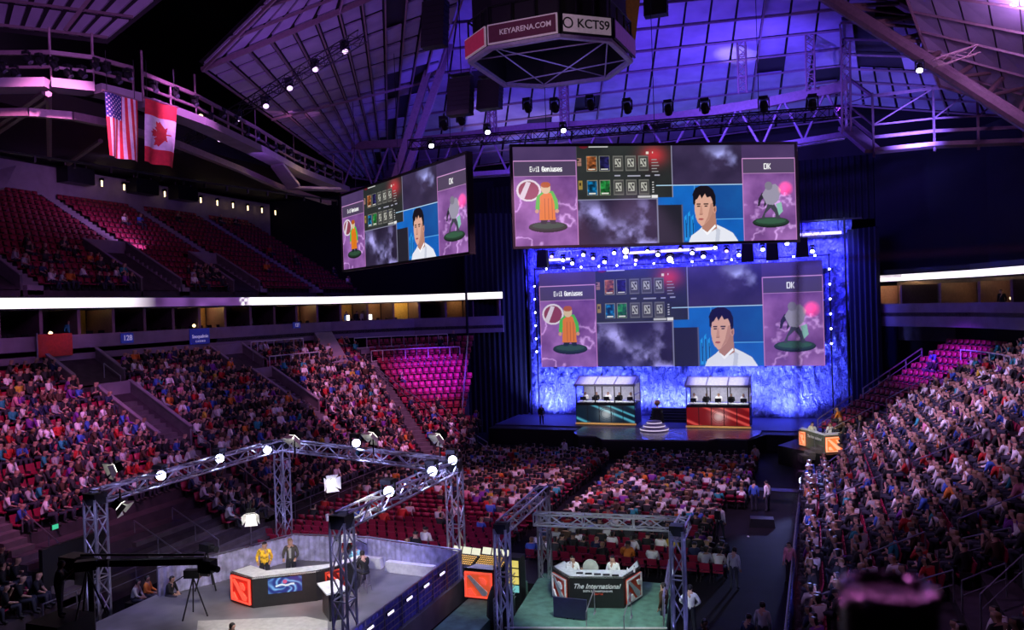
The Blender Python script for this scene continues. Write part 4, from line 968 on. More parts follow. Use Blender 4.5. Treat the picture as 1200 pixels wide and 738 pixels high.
# match table panel
m = rect(.218, 0, .555, .545); img[m] = np.stack([.10 + .12 * cl2, .11 + .13 * cl2, .11 + .12 * cl2], -1)[m]
g = np.exp(-(((U_ - .49) / .045) ** 2 + ((V_ - .10) / .10) ** 2)); img += (m * g)[..., None] * np.array([.6, .03, .06])
put(rect(.552, 0, .555, .545) | rect(.218, .54, .555, .546), (.55, .55, .65)); put(rect(.218, 0, .221, .545), (.3, .3, .35))
put(rect(.262, .005, .33, .014), (.85, .85, .85)); put(ell(.245, .005, .015, .02), (.4, .1, .15))
for r, v in ((0, .10), (1, .345)):
    for c in range(5):
        u = .253 + c * .0445 + (.003 if c > 1 else 0); fr = rect(u, v, u + .037, v + .155)
        if c > 1:
            put(fr, (.42, .42, .40)); put(rect(u + .003, v + .012, u + .034, v + .143), (.27, .27, .26)); q = rect(u + .008, v + .03, u + .029, v + .115); put(q, (.72, .72, .68))
            put(poly([(u + .010, v + .04), (u + .014, v + .04), (u + .027, v + .105), (u + .022, v + .105)]), (.2, .2, .2)); put(ell(u + .0235, v + .05, .004, .014), (.2, .2, .2)); put(ell(u + .0125, v + .098, .004, .012), (.2, .2, .2))
        else:
            colr = [[(.75, .42, .22), (.16, .15, .4)], [(.05, .5, .75), (.15, .55, .25)]][r][c]; put(fr, (.5, .5, .45)); q = rect(u + .002, v + .006, u + .035, v + .149)
            n = fbm(U_ * 90, V_ * 40, 3, 20 + r * 2 + c); img[q] = (np.array(colr) * (.25 + 1.5 * np.clip(n - .15, 0, 1))[..., None])[q]; put(rect(u + .006, v + .13, u + .03, v + .14), (.9, .9, .85))
put(rect(.222, .12, .236, .20), (.6, .45, .4)); put(rect(.222, .16, .236, .165) | rect(.222, .13, .228, .15), (.1, .1, .1)); put(rect(.223, .35, .237, .44), (.6, .5, .25)); put(rect(.226, .37, .233, .40), (.2, .15, .1))
for k in range(5): put(rect(.482, .14 + k * .03, .50 + .004 * (k % 3), .15 + k * .03), (.6, .6, .6)); put(rect(.482, .37 + k * .025, .487, .38 + k * .025), (.8, .8, .8))
for u0, u1, v in ((.35, .37, .295), (.395, .44, .30), (.458, .475, .30), (.49, .51, .295)): put(rect(u0, v, u1, v + .015), (.65, .65, .72))
put(rect(.43, .508, .475, .53), (.75, .75, .75)); put(rect(.478, .505, .50, .535), (.9, .9, .9)); put(rect(.462, .06, .472, .085) | rect(.484, .062, .488, .08), (.9, .85, .8))
# camera picture of a player
put(rect(.50, .60, .585, 1), (.13, .13, .17)); put(rect(.495, .55, .50, 1), (.5, .5, .6))
v = rect(.555, .41, .805, 1) | rect(.50, .53, .555, .61); img[v] = np.stack([.05 + .03 * cl, .32 + .12 * cl, .66 + .14 * cl], -1)[v]
put(rect(.50, .61, .585, 1), (.13, .13, .17)); put(rect(.583, .61, .587, 1), (.35, .35, .45)); q = rect(.68, .41, .805, .76); img[q] = np.stack([.07 + 0 * cl, .26 + .1 * cl, .55 + .1 * cl], -1)[q]; put(rect(.63, .41, .633, .7), (.3, .6, .85)); put(rect(.70, .76, .805, .77), (.35, .65, .9))
for u, vv in ((.592, .74), (.605, .70), (.617, .74)): put(poly([(u, .98), (u, vv), (u + .008, vv - .03), (u + .010, .98)]), (.15, .6, .9)); put(poly([(u + .003, .95), (u + .003, vv + .03), (u + .007, vv + .02), (u + .008, .95)]), (.05, .25, .5))
put(rect(.495, .405, .805, .413), (.7, .85, .95))
SK = (.86, .66, .58)
put(poly([(.605, 1), (.615, .93), (.640, .88), (.655, .84), (.70, .81), (.735, .86), (.765, .91), (.785, 1)]), (.90, .91, .95)); put(poly([(.70, .83), (.72, .88), (.715, 1), (.70, 1), (.705, .9)]), (.78, .80, .86))
put(rect(.665, .68, .7045, .84), (.70, .50, .43)); put(poly([(.652, .78), (.655, .86), (.672, .915), (.708, .86), (.704, .70)]), (.70, .50, .43)); put(poly([(.655, .86), (.672, .93), (.705, .84), (.702, .82), (.673, .90)]), (.98, .98, 1))
put(poly([(.632, .56), (.629, .66), (.634, .75), (.641, .80), (.653, .835), (.663, .82), (.683, .76), (.694, .70), (.698, .58), (.68, .50), (.645, .5)]), SK)
put(poly([(.683, .76), (.694, .70), (.698, .6), (.688, .6), (.676, .74), (.662, .815)]), (.74, .54, .47)); put(ell(.7015, .66, .0065, .045), (.8, .58, .5)); put(ell(.702, .665, .003, .022), (.6, .4, .34))
put(poly([(.625, .60), (.624, .50), (.634, .44), (.655, .415), (.680, .42), (.698, .46), (.707, .53), (.705, .63), (.698, .64), (.694, .57), (.688, .53), (.675, .54), (.668, .50), (.656, .55), (.650, .51), (.640, .555), (.634, .56), (.631, .62)]), (.07, .06, .08))
for a, b_ in ((.637, .652), (.662, .680)): put(rect(a, .602, b_, .612), (.15, .1, .1)); put(ell((a + b_) / 2, .628, .006, .0075), (.2, .13, .12))
put(poly([(.652, .62), (.647, .70), (.650, .712), (.659, .708), (.656, .62)]), (.78, .57, .5)); put(ell(.652, .713, .006, .006), (.6, .4, .35)); put(ell(.652, .762, .0095, .010), (.72, .36, .36)); put(rect(.643, .760, .661, .764), (.5, .22, .22))
# plain figures on green bases (left robed, right grey)
put(ell(.052, .44, .042, .11), (.88, .84, .88)); put(ell(.052, .44, .035, .092), (.55, .25, .32)); put(poly([(.02, .5), (.045, .35), (.06, .36), (.035, .53)]), (.85, .8, .85))
for cx, g in ((.115, (.12, .2, .15)), (.905, (.14, .24, .18))): put(ell(cx, .81, .067, .055), tuple(.6 * np.array(g))); put(ell(cx, .80, .065, .045), g); put(ell(cx, .795, .055, .03), tuple(1.5 * np.array(g)))
put(poly([(.09, .78), (.092, .70), (.14, .70), (.142, .78), (.125, .78), (.118, .72), (.108, .78)]), (.10, .15, .16))
put(poly([(.073, .62), (.078, .50), (.10, .45), (.135, .45), (.15, .54), (.152, .62), (.142, .66), (.136, .58), (.09, .6), (.082, .66)]), (.3, .72, .25)); put(poly([(.085, .74), (.09, .5), (.108, .46), (.128, .47), (.138, .56), (.142, .74)]), (.88, .48, .12))
for k in range(4): put(rect(.093 + k * .012, .52, .0945 + k * .012, .73), (.6, .26, .08))
put(ell(.110, .42, .017, .055), (.85, .75, .6)); put(ell(.110, .385, .017, .03), (.7, .35, .12)); put(ell(.078, .65, .007, .02) | ell(.147, .65, .007, .02), (.8, .6, .5))
put(poly([(.875, .78), (.88, .66), (.895, .60), (.90, .52), (.875, .50), (.862, .56), (.858, .64), (.865, .64), (.872, .58), (.885, .54)]), (.16, .15, .2)); put(poly([(.895, .62), (.915, .60), (.935, .70), (.94, .78), (.925, .78), (.92, .71), (.905, .66), (.885, .72), (.88, .78), (.868, .78)]), (.25, .26, .3))
put(poly([(.875, .52), (.895, .43), (.925, .41), (.945, .47), (.935, .58), (.915, .63), (.89, .62)]), (.60, .58, .66)); put(ell(.90, .43, .014, .045), (.5, .48, .55)); w = np.clip(1 - ((U_ - .962) / .030) ** 2 - ((V_ - .46) / .085) ** 2, 0, 1); img += (w * (.5 + cl))[..., None] * np.array([.75, .05, .15])
put(poly([(.925, .62), (.945, .60), (.95, .70), (.935, .74)]), (.55, .75, .7))
# lettering, 5x7 dots
FONT = {'E': '1f 10 10 1e 10 10 1f', 'v': '00 00 11 11 11 0a 04', 'i': '04 00 0c 04 04 04 0e', 'l': '0c 04 04 04 04 04 0e', 'G': '0e 11 10 17 11 11 0f', 'e': '00 00 0e 11 1f 10 0e', 'n': '00 00 16 19 11 11 11', 'u': '00 00 11 11 11 13 0d', 's': '00 00 0f 10 0e 01 1e', 'D': '1e 11 11 11 11 11 1e', 'K': '11 12 14 18 14 12 11', ' ': '00 00 00 00 00 00 00'}
def word(s, u, v, pu, pv, c):
    for ch in s:
        rows = [int(x, 16) for x in FONT[ch].split()]
        for r, bits in enumerate(rows):
            for k in range(5):
                if bits >> (4 - k) & 1: put(rect(u + k * pu, v + r * pv, u + (k + 1.35) * pu, v + (r + 1.2) * pv), c)
        u += pu * (4.2 if ch in 'il' else 6)
word('Evil Geniuses', .058, .200, .00155, .0072, (1, 1, 1)); word('DK', .885, .195, .0022, .0085, (1, 1, 1))
img = np.clip(img, 0, 1.3); LIN = np.where(img <= .04045, img / 12.92, ((img + .055) / 1.055) ** 2.4)[::-1]
def screen_mesh():
    nx, ny = W_, H_; gx, gz = np.meshgrid(np.linspace(0, 1, nx), np.linspace(0, 1, ny)); V = np.stack([gx.ravel(), np.zeros(nx * ny), gz.ravel()], -1)
    i = np.arange((ny - 1) * (nx - 1)); r, c = i // (nx - 1), i % (nx - 1); a = r * nx + c; Fc = np.stack([a, a + 1, a + nx + 1, a + nx], -1)
    me = bpy.data.meshes.new('picture'); me.vertices.add(len(V)); me.vertices.foreach_set('co', V.ravel().astype(np.float32)); me.loops.add(Fc.size); me.loops.foreach_set('vertex_index', Fc.ravel().astype(np.int32))
    me.polygons.add(len(Fc)); me.polygons.foreach_set('loop_start', np.arange(0, Fc.size, 4, dtype=np.int32)); me.polygons.foreach_set('loop_total', np.full(len(Fc), 4, np.int32)); me.update(calc_edges=True)
    at_ = me.color_attributes.new('picture', 'FLOAT_COLOR', 'POINT'); at_.data.foreach_set('color', np.concatenate([LIN.reshape(-1, 3), np.ones((nx * ny, 1))], 1).astype(np.float32).ravel()); return me
SCR = screen_mesh(); SCR.materials.append(attr_screen('screen_leds', 1.0))
def screen(label, p, q, z0, z1, hang=True, fr=.14, power=1.0):
    P, Q = Vector((*p, z0)), Vector((*q, z0)); d = (Q - P); L = d.length; rz = math.atan2(d.y, d.x); h = z1 - z0
    t = thing('video_screen', label, 'screen', P, rz); m = SCR
    if power != 1.0: m = SCR.copy(); m.materials[0] = attr_screen('screen_leds_large', power)
    o = bpy.data.objects.new('picture', m); COL.objects.link(o); o.parent = t; o.scale = (L, 1, h); o.location = (0, -.03, 0)
    b = MB(); b.box((L / 2, .16, h / 2), (L, .3, h)); b.build('cabinet', M['black'], t)
    if hang:
        b = MB()
        for x, z, w_, hh in ((L / 2, -fr / 2, L + 2 * fr, fr), (L / 2, h + fr / 2, L + 2 * fr, fr), (-fr / 2, h / 2, fr, h), (L + fr / 2, h / 2, fr, h)): b.box((x, .05, z), (w_, .4, hh))
        b.build('frame', M['black'], t)
        for k in (.12, .5, .88): MB().bar((L * k, .2, h), (L * k, .2, h + 10), .02).build('cable', M['dark'], t)
    return t
screen('centre hanging video screen in a black frame, above the stage backdrop', (-14.84, 40.89), (-.40, 48.25), 15.27, 20.7)
screen('hanging video screen angled to the side, left of the centre one', (-32.59, 51.82), (-17.72, 41.38), 15.17, 20.68)
screen('huge video wall without a frame, on the blue backdrop behind the players', (-23.85, 72), (1.37, 72), 6.12, 15.05, False, power=.85)

# ------------------------------------------------------------------ stage
def crinkle():
    m = mat('blue_tinted_silver_cloth', (.36, .42, .95), .22, .55); nt = m.node_tree; b = nt.nodes['Principled BSDF']; tc = nt.nodes.new('ShaderNodeTexCoord'); mp = nt.nodes.new('ShaderNodeMapping'); mp.inputs['Scale'].default_value = (3.2, 3.2, 1.3)  # blue of the stage wash is tinted into the silver cloth's colour
    n1 = nt.nodes.new('ShaderNodeTexNoise'); n1.inputs['Scale'].default_value = 1.1; n1.inputs['Detail'].default_value = 4; n1.inputs['Distortion'].default_value = 1.5
    nt.links.new(tc.outputs['Object'], mp.inputs[0]); nt.links.new(mp.outputs[0], n1.inputs['Vector']); bp = nt.nodes.new('ShaderNodeBump'); bp.inputs['Strength'].default_value = 1; bp.inputs['Distance'].default_value = .45
    nt.links.new(n1.outputs['Fac'], bp.inputs['Height']); nt.links.new(bp.outputs[0], b.inputs['Normal']); return m
t = thing('backdrop', 'tall crumpled silver backdrop cloth flooded with blue light', 'backdrop', (-25.4, 73.2, .2)); nx, nz = 150, 90; V = []; Fc = []
for i in range(nx + 1):
    for k in range(nz + 1):
        u, v = i / nx, k / nz; x = 28.7 * u; ed = 0.0
        if v > .5: ed = -.6 * (v - .5)
        if v < .3: ed = -1.0 * (.3 - v)
        x = 14.35 + (x - 14.35) * (1 - ed * (.12 if u > .5 else .08)); sc = .22
        dz = float(vnoise(np.array(u * 90.), np.array(v * 34 + u * 9), 2)) * .42 + float(vnoise(np.array(u * 130.), np.array(v * 52), 5)) * .18 + 1.2 * (1 - min(v / .06, 1)) * -1
        V.append((x, .3 - dz * 1.0, 18.2 * v))
Fc = [(i * (nz + 1) + k, (i + 1) * (nz + 1) + k, (i + 1) * (nz + 1) + k + 1, i * (nz + 1) + k + 1) for i in range(nx) for k in range(nz)]
me = bpy.data.meshes.new('cloth'); me.from_pydata(V, [], Fc); me.materials.append(crinkle()); o = bpy.data.objects.new('cloth', me); COL.objects.link(o); o.parent = t; o.modifiers.new('t', 'SOLIDIFY').thickness = .03
MB().bar((0, .1, 18.3), (30, .1, 18.3), .1).build('batten', M['dark'], t)
def drape(label, p, q, z0, z1, m=M['blackcloth'], amp=.14, per=.5):
    P, Q = Vector((*p, 0)), Vector((*q, 0)); d = (Q - P); L = d.length; n = int(L / per * 6); V = []; nn = d.cross(Vector((0, 0, 1))).normalized()
    for i in range(n + 1):
        c = P + d * i / n + nn * amp * math.sin(i * math.pi / 3)
        V += [(c.x, c.y, z0), (c.x, c.y, z1)]
    me = bpy.data.meshes.new('drape'); me.from_pydata(V, [], [(2 * i, 2 * i + 2, 2 * i + 3, 2 * i + 1) for i in range(n)]); me.materials.append(m); o = bpy.data.objects.new('drape', me); COL.objects.link(o)
    o.modifiers.new('t', 'SOLIDIFY').thickness = .03; return tag(o, label, 'curtain')
drape('black pleated drape closing the wing left of the blue backdrop', (-30.5, 69.5), (-25.6, 72.8), 0, 21)
drape('black pleated drape closing the wing right of the blue backdrop', (3.4, 72.4), (5.6, 70.6), 0, 17.5, m=mat('blue_black_drape', (.008, .008, .03), .8))
drape('dark drape high behind the hanging screens', (-30, 74.6), (6, 74.6), 18.5, 24)
st = thing('stage', 'low black stage with a glossy deck in front of the players', 'stage', (0, 0, 0))
MB().prism([(-26.5, 64.5), (-18.2, 64.5), (-18.2, 62.6), (-17.4, 61.2), (-16.0, 61.2), (-15.1, 59.8), (-7.2, 60.6), (-6.6, 61.6), (-4.4, 61.6), (-3.2, 64.5), (2.4, 64.5), (2.4, 74), (-26.5, 74)], 0, 1.38).build('base', M['black'], st)
MB().prism([(-18.2, 65.9), (-18.2, 62.6), (-17.4, 61.2), (-16.0, 61.2), (-15.1, 59.8), (-7.2, 60.6), (-6.6, 61.6), (-4.4, 61.6), (-3.6, 64.2), (-3.6, 65.9)], 1.38, 1.5).build('deck', mat('stage_deck', (.16, .14, .18), .22, var=.2, scale=.7), st)
MB().prism([(-26.5, 66), (2.4, 66), (2.4, 73.9), (-26.5, 73.9)], 1.38, 1.48).build('rear_deck', mat('rear_deck_paint', (.05, .05, .09), .5), st)
MB().prism([(-24, 55.9), (-4, 55.9), (-4, 57.9), (-24, 57.9)], 0, .02).build('front_cloth', M['black'], st)
def booth(label, x0, y0, w, stripe_cols, side):
    t = thing('player_booth', label, 'booth', (x0, y0, 1.5)); z1, z2, z3 = 1.85, 3.3, 4.05; D_ = 2.6
    MB().box((w / 2, D_ / 2, .9), (w, D_, 1.8)).build('base', M['black'], t); MB().box((w / 2, -.05, .1), (w + .15, .12, .14)).build('trim', mat('lit_wood', (.7, .4, .15), .5, emit=(1, .5, .15), power=.35), t)
    nC, nR = 240, 72; V = []; C = []
    for i in range(nC + 1):
        for k in range(nR + 1):
            u, v = i / nC, k / nR; a = math.sin(13 * u + 9 * v + 2.6 * math.sin(4.2 * v + 5 * u)) + .55 ; b_ = .7 * math.exp(-(((u - .52) / .13) ** 2 + ((v - .5) / .4) ** 2))
            f = max(0, min(1, .5 + .8 * a)); c = [stripe_cols[0][q] * (1 - f) + stripe_cols[1][q] * f for q in range(3)]; c = [cc * (1 - b_) + b_ * .95 for cc in c]
            if min((u * 5) % 1, 1 - (u * 5) % 1) < .022 or v < .02 or v > .97: c = (.05, .04, .03)
            if .03 < abs(math.hypot((u - .52) * 2.9, v - .5) - .3) < .05: c = stripe_cols[1]
            V.append((w * u, -.06, .18 + 1.55 * v)); C.append((*lin(c), 1))
    me = bpy.data.meshes.new('led_front'); me.from_pydata(V, [], [(i * (nR + 1) + k, (i + 1) * (nR + 1) + k, (i + 1) * (nR + 1) + k + 1, i * (nR + 1) + k + 1) for i in range(nC) for k in range(nR)])
    a = me.color_attributes.new('picture', 'FLOAT_COLOR', 'POINT'); a.data.foreach_set('color', np.array(C, np.float32).ravel()); me.materials.append(attr_screen('booth_leds', .9)); o = bpy.data.objects.new('led_front', me); COL.objects.link(o); o.parent = t
    fm = MB()
    for i in range(4):
        x = w * i / 3 * .985 + .04
        fm.box((x, .02, (z1 + z2) / 2 + .1), (.08, .08, z2 - z1 + .2)); fm.box((x, D_ - .04, (z1 + z2) / 2 + .4), (.08, .08, z2 - z1 + .8))
    fm.box((w / 2, .02, z1), (w, .1, .08)); fm.box((w / 2, .02, z2 + .15), (w, .1, .1)); fm.build('frame', M['dark'], t)
    MB().box((w / 2, D_, (z1 + z2) / 2 + .1), (w, .06, 1.7)).build('back_wall', mat('booth_wall', (.7, .7, .8), .6), t)
    MB().slab([(-.1, -.15, z2 + .2), (w + .1, -.15, z2 + .2), (w + .1, D_ * .6, z3), (-.1, D_ * .6, z3)], .1).build('roof', M['white'], t)
    b = MB(); b.beam((-.1, -.17, z2 + .14), (w + .1, -.17, z2 + .14), .08, .18); b.beam((-.1, D_ * .6, z3), (w + .1, D_ * .6, z3), .1, .12)
    for i in range(4): b.beam((w * i / 3, -.15, z2 + .24), (w * i / 3, D_ * .6, z3 + .04), .1, .06)
    b.build('roof_frame', M['rail'], t)
    gx = w if side > 0 else 0
    b = MB(); b.box((gx, D_ / 2, 2.6), (.06, D_, .06)); b.box((gx, D_ - .1, 2.6), (.08, .08, 1.7)); b.add([(gx, -.1, z2 + .2), (gx, D_ * .6, z3), (gx, D_, z2 + .2)], [(0, 1, 2)]); b.build('gable', M['rail'], t)
    MB().box((w / 2, .55, 1.95), (w * .96, .7, .06)).build('desk', M['white'], t)
    for i in range(5):
        x = w * (i + .5) / 5; m_ = thing('game_monitor', 'small dark monitor on the %s booth desk facing a player' % label.split()[0], 'monitor', (x0 + x, y0 + .55, 3.5), 0, 'monitors in the %s booth' % label.split()[0])
        MB().box((0, 0, .22), (.5, .05, .3)).build('casing', M['dark'], m_); MB().bar((0, 0, 0), (0, 0, .1), .03).build('foot', M['dark'], m_)
        figure('sitdesk', 'player in %s seated with a headset in the %s booth' % ('dark' if i % 2 else 'white', label.split()[0]), (x0 + x, y0 + 1.3, 2.92), -math.pi / 2, cloth('black' if i % 2 else 'white'), v=i, fine=False, group='players in the %s booth' % label.split()[0])
    area((x0 + w / 2, y0 + 1.0, 5.05 - .2), (x0 + w / 2, y0 + 1.4, 2), (1, .97, 1), 60, w * .8, .5); spot((x0 + w / 2, y0 - 3.0, 9.5), (x0 + w / 2, y0 + .6, 5), (1, .97, 1), 1500, 48, .4)
booth('blue striped glass player booth with a white roof, on the stage', -19.15, 67.0, 5.2, ((.35, .75, .85), (.05, .12, .18)), 1)
booth('red striped glass player booth with a white roof, on the stage', -9.55, 66.5, 5.05, ((.92, .35, .32), (.45, .04, .05)), 1)
t = thing('pedestal', 'round three-tier glowing pedestal in the middle of the stage', 'pedestal', (-11.9, 64.6, 1.5))
for k, (r, z) in enumerate(((1.15, 0), (.88, .26), (.6, .52))): MB().lathe((0, 0, z), [(r, 0), (r, .2), (r * .96, .26)], 28).build('tier', mat('tier_paint', (.35, .3, .42), .3), t); MB().lathe((0, 0, z + .1), [(r + .02, 0), (r + .02, .07)], 28).build('light_ring', lamp_mat('ring_violet_glow', (.85, .7, 1), .9), t)
t = thing('trophy_stand', 'dark draped stand with a golden trophy behind the pedestal', 'stand', (-11.9, 66.3, 1.5)); MB().lathe((0, 0, 0), [(.65, 0), (.55, .3), (.45, 1.5), (.5, 1.6)], 14).build('drape', M['black'], t); MB().lathe((0, 0, 1.62), [(.12, 0), (.05, .12), (.2, .3), (.3, .42), (.2, .6), (.02, .7)], 14).build('trophy', M['gold'], t)
t = thing('stage_steps', 'dark steps with thin rails between the two booths', 'stairs', (-13.4, 69.5, 1.48))
for k in range(5): MB().box((2.5, .4 * k, .12 + .2 * k), (4.6, .42, .2)).build('tread', M['dark'], t)
for x in (0.2, 4.8): MB().bar((x, 0, .9), (x, 1.8, 1.9), .03).build('rail', M['rail'], t)
figure('stand', 'crew member in black standing at the dark wing of the stage', (-22.2, 66.5, 1.5), -1.2, cloth('black'), v=5)
figure('stand', 'person in a white shirt on the floor in front of the stage corner', (-17.6, 58.0, 0), 1.2, cloth('white'), v=2)
figure('stand', 'person in pale clothes standing below the caster platform by the stage', (-3.6, 57.6, 0), 2.0, cloth('light grey'), v=3)
# dots around the video wall and the lamp rows above it
proto = None
def dot(x, z, lab, grp):
    global proto
    if proto is None:
        proto = thing('marker_lamp', lab, 'lamp', (x, 71.9, z), 0, grp); MB().lathe((0, 0, 0), [(.12, -.08), (.14, .0), (.1, .1)], 8).build('housing', M['dark'], proto); MB().ball((0, -.12, 0), .085, n=8).build('bulb', L_WHITE, proto); c = proto
    else: c = copy_tree(proto); c.location = (x, 71.9, z)
    c['label'] = lab; c['group'] = grp
for k in range(6): dot(-24.25, 7.6 + k * 1.25, 'small white lamp in the upright row left of the video wall', 'lamps left of the video wall'); dot(1.9, 8.0 + k * 1.25, 'small white lamp in the upright row right of the video wall', 'lamps right of the video wall')
for k in range(15): dot(-23.0 + k * 1.7, 15.45, 'small white lamp in the row above the video wall', 'lamps above the video wall')
for nm, P_, Q_ in (('upright strip of the lamps left of the video wall', (-24.25, 72.02, 1.5), (-24.25, 72.02, 15.6)), ('upright strip of the lamps right of the video wall', (1.9, 72.02, 1.5), (1.9, 72.02, 15.6)), ('level strip of the lamps above the video wall', (-24.3, 72.02, 15.45), (2.0, 72.02, 15.45))): tag(MB().beam(P_, Q_, .1, .1).build('lamp_strip', M['dark']), 'thin dark ' + nm, 'strip')
for x in (-25.2, 3.2): tag(MB().bar((x, 72.6, 0 if x > 0 else 1.4), (x, 72.6, 18.6), .08).build('support_pole', M['dark']), 'dark upright pole holding the backdrop %s' % ('by the far drape' if x < 0 else 'by the camera-side drape'), 'pole')
truss('lighting_truss', 'lighting truss packed with lamps between the hanging screen and the video wall', (-22, 66, 16.9), (1.5, 66, 16.9), .5, .5, .05, .03)
for k in range(24):
    x = -20.6 + k * .92; g = L_WHITE if k % 4 else L_VIO; fixture((x, 66 + .3 * (k % 2), 16.35 - .35 * (k % 3)), (x * .9, 50, 4), 'small lit lamp on the truss above the video wall', 'lamps on the truss above the video wall', 1.0, g)
for x, y, lb in ((733, 297, 'bright warm'), (785, 307, 'brightest white')):
    p = at(x, y, Y=64.5); fixture(p + Vector((0, .1, .2)), (0, 0, 12), 'the %s stage light glaring above the video wall' % lb, None, 1.5, L_STAR if 'white' in lb else lamp_mat('lamp_warm_star', (1, .75, .35), 14))
for (x0, x1, z, lb) in ((-23.9, -20.6, 16.3, 'by the left end'), (-15.2, -7.6, 16.55, 'at the middle'), (-2.9, 3.0, 17.3, 'by the right end')):
    t = thing('light_bar', 'long glowing lavender light bar %s of the backdrop top' % lb, 'light bar', (x0, 72.3, z)); MB().box(((x1 - x0) / 2, 0, 0), (x1 - x0, .15, .3)).build('housing', M['dark'], t); MB().box(((x1 - x0) / 2, -.09, 0), (x1 - x0 - .1, .05, .24)).build('tube', lamp_mat('bar_lavender_glow', (.72, .62, 1), 1.6), t)
    for xx in (.3, x1 - x0 - .3): MB().bar((xx, 0, .1), (xx, .9, 18.5 - z), .03).build('hanger', M['dark'], t)
for k, (x, y) in enumerate(((636, 303), (876, 296), (905, 294), (940, 290))):
    p = at(x, y, Y=62); t = thing('hung_speaker', 'black loudspeaker hung under the centre screen edge, %s' % ('by its left corner', 'right of its middle', 'near its right end', 'at its right corner')[k], 'loudspeaker', p); MB().box((0, 0, 0), (.9, .7, 1.4), taper=.85).build('cabinet', M['black'], t); MB().bar((0, 0, .7), (0, 0, 3), .03).build('cable', M['dark'], t)
# ------------------------------------------------------------------ discussion stage with its truss cage
A_, B_, C_, D_ = (-25.5, 22.6), (-25.5, 34.0), (-14.4, 22.2), (-14.4, 31.0)
def tower(label, xy, h, z0=0, w=.55):
    t = thing('truss_tower', label, 'truss', (*xy, z0)); truss('lattice', '', (0, 0, .05), (0, 0, h), w, w, .05, .03, int(h / .75), M['alu'], t)
    MB().box((0, 0, .03), (1.0, 1.0, .06)).build('base_plate', M['dark'], t); MB().box((0, 0, h), (w + .04, w + .04, w * .8)).build('corner_block', M['dark'], t); return t
tower('aluminium truss tower at the near left corner of the discussion stage cage', A_, 5.25)
tower('aluminium truss tower at the far left corner of the discussion stage cage', B_, 5.3)
tower('aluminium truss tower rising right in front of the discussion desk', C_, 5.2)
tower('aluminium truss tower where the discussion stage meets the consoles', D_, 5.2)
truss('truss_beam', 'aluminium truss beam over the left side of the discussion stage', (*A_, 5.3), (*B_, 5.3), .5, .5, .05, .032, 15)
truss('truss_beam', 'aluminium truss beam over the back of the discussion stage', (*B_, 5.3), (*D_, 5.25), .5, .5, .05, .032, 15)
truss('truss_beam', 'aluminium truss beam over the right side of the discussion stage', (*D_, 5.25), (*C_, 5.2), .5, .5, .05, .032, 12)
lampdefs = [((188, 557), A_, B_, 'first'), ((257, 537), A_, B_, 'second'), ((313, 527), A_, B_, 'third'), ((417, 519), B_, D_, 'lone, on the back beam'), ((455, 576), C_, D_, 'first'), ((506, 552), C_, D_, 'second'), ((530, 539), C_, D_, 'third')]
for (px, py), P, Q, nm in lampdefs:
    x = P[0] if P[0] == Q[0] else None
    p = at(px, py, X=P[0]) if P[0] == Q[0] else at(px, py, Y=(P[1] + Q[1]) / 2)
    side = 'left beam' if P is A_ else ('back beam' if P is B_ else 'right beam')
    toward = (0, 4, 11)
    fixture(p, toward, 'glaring blue-white lamp, %s' % (nm + ' of the cage' if 'lone' in nm else nm + ' from the near end of the cage ' + side), None, 1.25, L_BLUE)
    spot(p + Vector((.3 if P[0] < -20 else -.3, -.4, -.3)), (p.x + (3 if p.x < -20 else -3), p.y + 1, 0), (.5, .5, 1), 130, 110)
for i, (P, Q) in enumerate(((A_, B_), (B_, D_), (C_, D_))):
    for k in range(4):
        u = (k + .5) / 4; p = Vector((P[0] + (Q[0] - P[0]) * u, P[1] + (Q[1] - P[1]) * u, 5.0)); spot(p + Vector((.9 if i == 0 else -.6, -.6, 1.1)), p + Vector((0, 0, .2)), (.42, .4, 1), 130, 130)
for P in (A_, B_, C_, D_):
    spot((P[0] + .9, P[1] - 1.2, .8), (P[0], P[1], 3.4), (.42, .40, 1), 330, 90); spot((P[0] + 1.0, P[1] - 1.2, 5.6), (P[0], P[1], 2.0), (.45, .42, 1), 330, 100)
for (px, py, nm, tg) in ((345, 512, 'above the far left tower', (-20, 20, 0)), (437, 509, 'standing on the back beam', (-19, 20, 0)), (515, 511, 'above the console tower', (-19, 20, 0)), (141, 592, 'under the near end of the left beam', (-19, 24, 1)), (134, 548, 'warm, on top of the near left tower', (-30, 10, 2)), (294, 604, 'hung by the far left tower', (-17, 20, 0)), (388, 566, 'facing out beside the right beam', (0, 10, 8))):
    p = at(px, py, D=31 if px > 200 else 29); t = thing('barn_door_lamp', 'white work lamp with open flaps %s' % nm, 'stage light', p); d = (Vector(tg) - p).to_track_quat('-Z', 'Y').to_euler()
    b = MB().box((0, 0, .12), (.34, .34, .24)); o = b.build('housing', M['dark'], t); o.rotation_euler = d
    for a in range(4): f = MB(); f.slab([(-.17, .17, -.02), (.17, .17, -.02), (.25, .33, -.25), (-.25, .33, -.25)], .015); q = f.build('flap', M['white'], o); q.rotation_euler = (0, 0, a * math.pi / 2)
    MB().box((0, 0, -.01), (.3, .3, .02)).build('lens', lamp_mat('work_lamp_glow', (1, .96, .85), 5), o); MB().bar((0, 0, .1), (0, 0, .6 if py > 540 else -.8), .03).build('clamp', M['dark'], t)
ZP = .9
struct(MB().prism([(-24.8, 14), (-24.8, 28.2), (-22.2, 30.3), (-18.5, 30.6), (-13.5, 29.9), (-13.5, 14)], 0, ZP).build('floor_discussion_stage', M['panelfl']))
t = tag(MB().prism([at(232, 727, Z=.92)[:2], at(228, 760, Z=.92)[:2], at(384, 760, Z=.92)[:2], at(384, 727, Z=.92)[:2], at(358, 722, Z=.92)[:2]], ZP, ZP + .015).build('floor_mat', mat('pale_mat', (.45, .45, .42), .6)), 'pale floor mat in front of the discussion desk', 'mat')
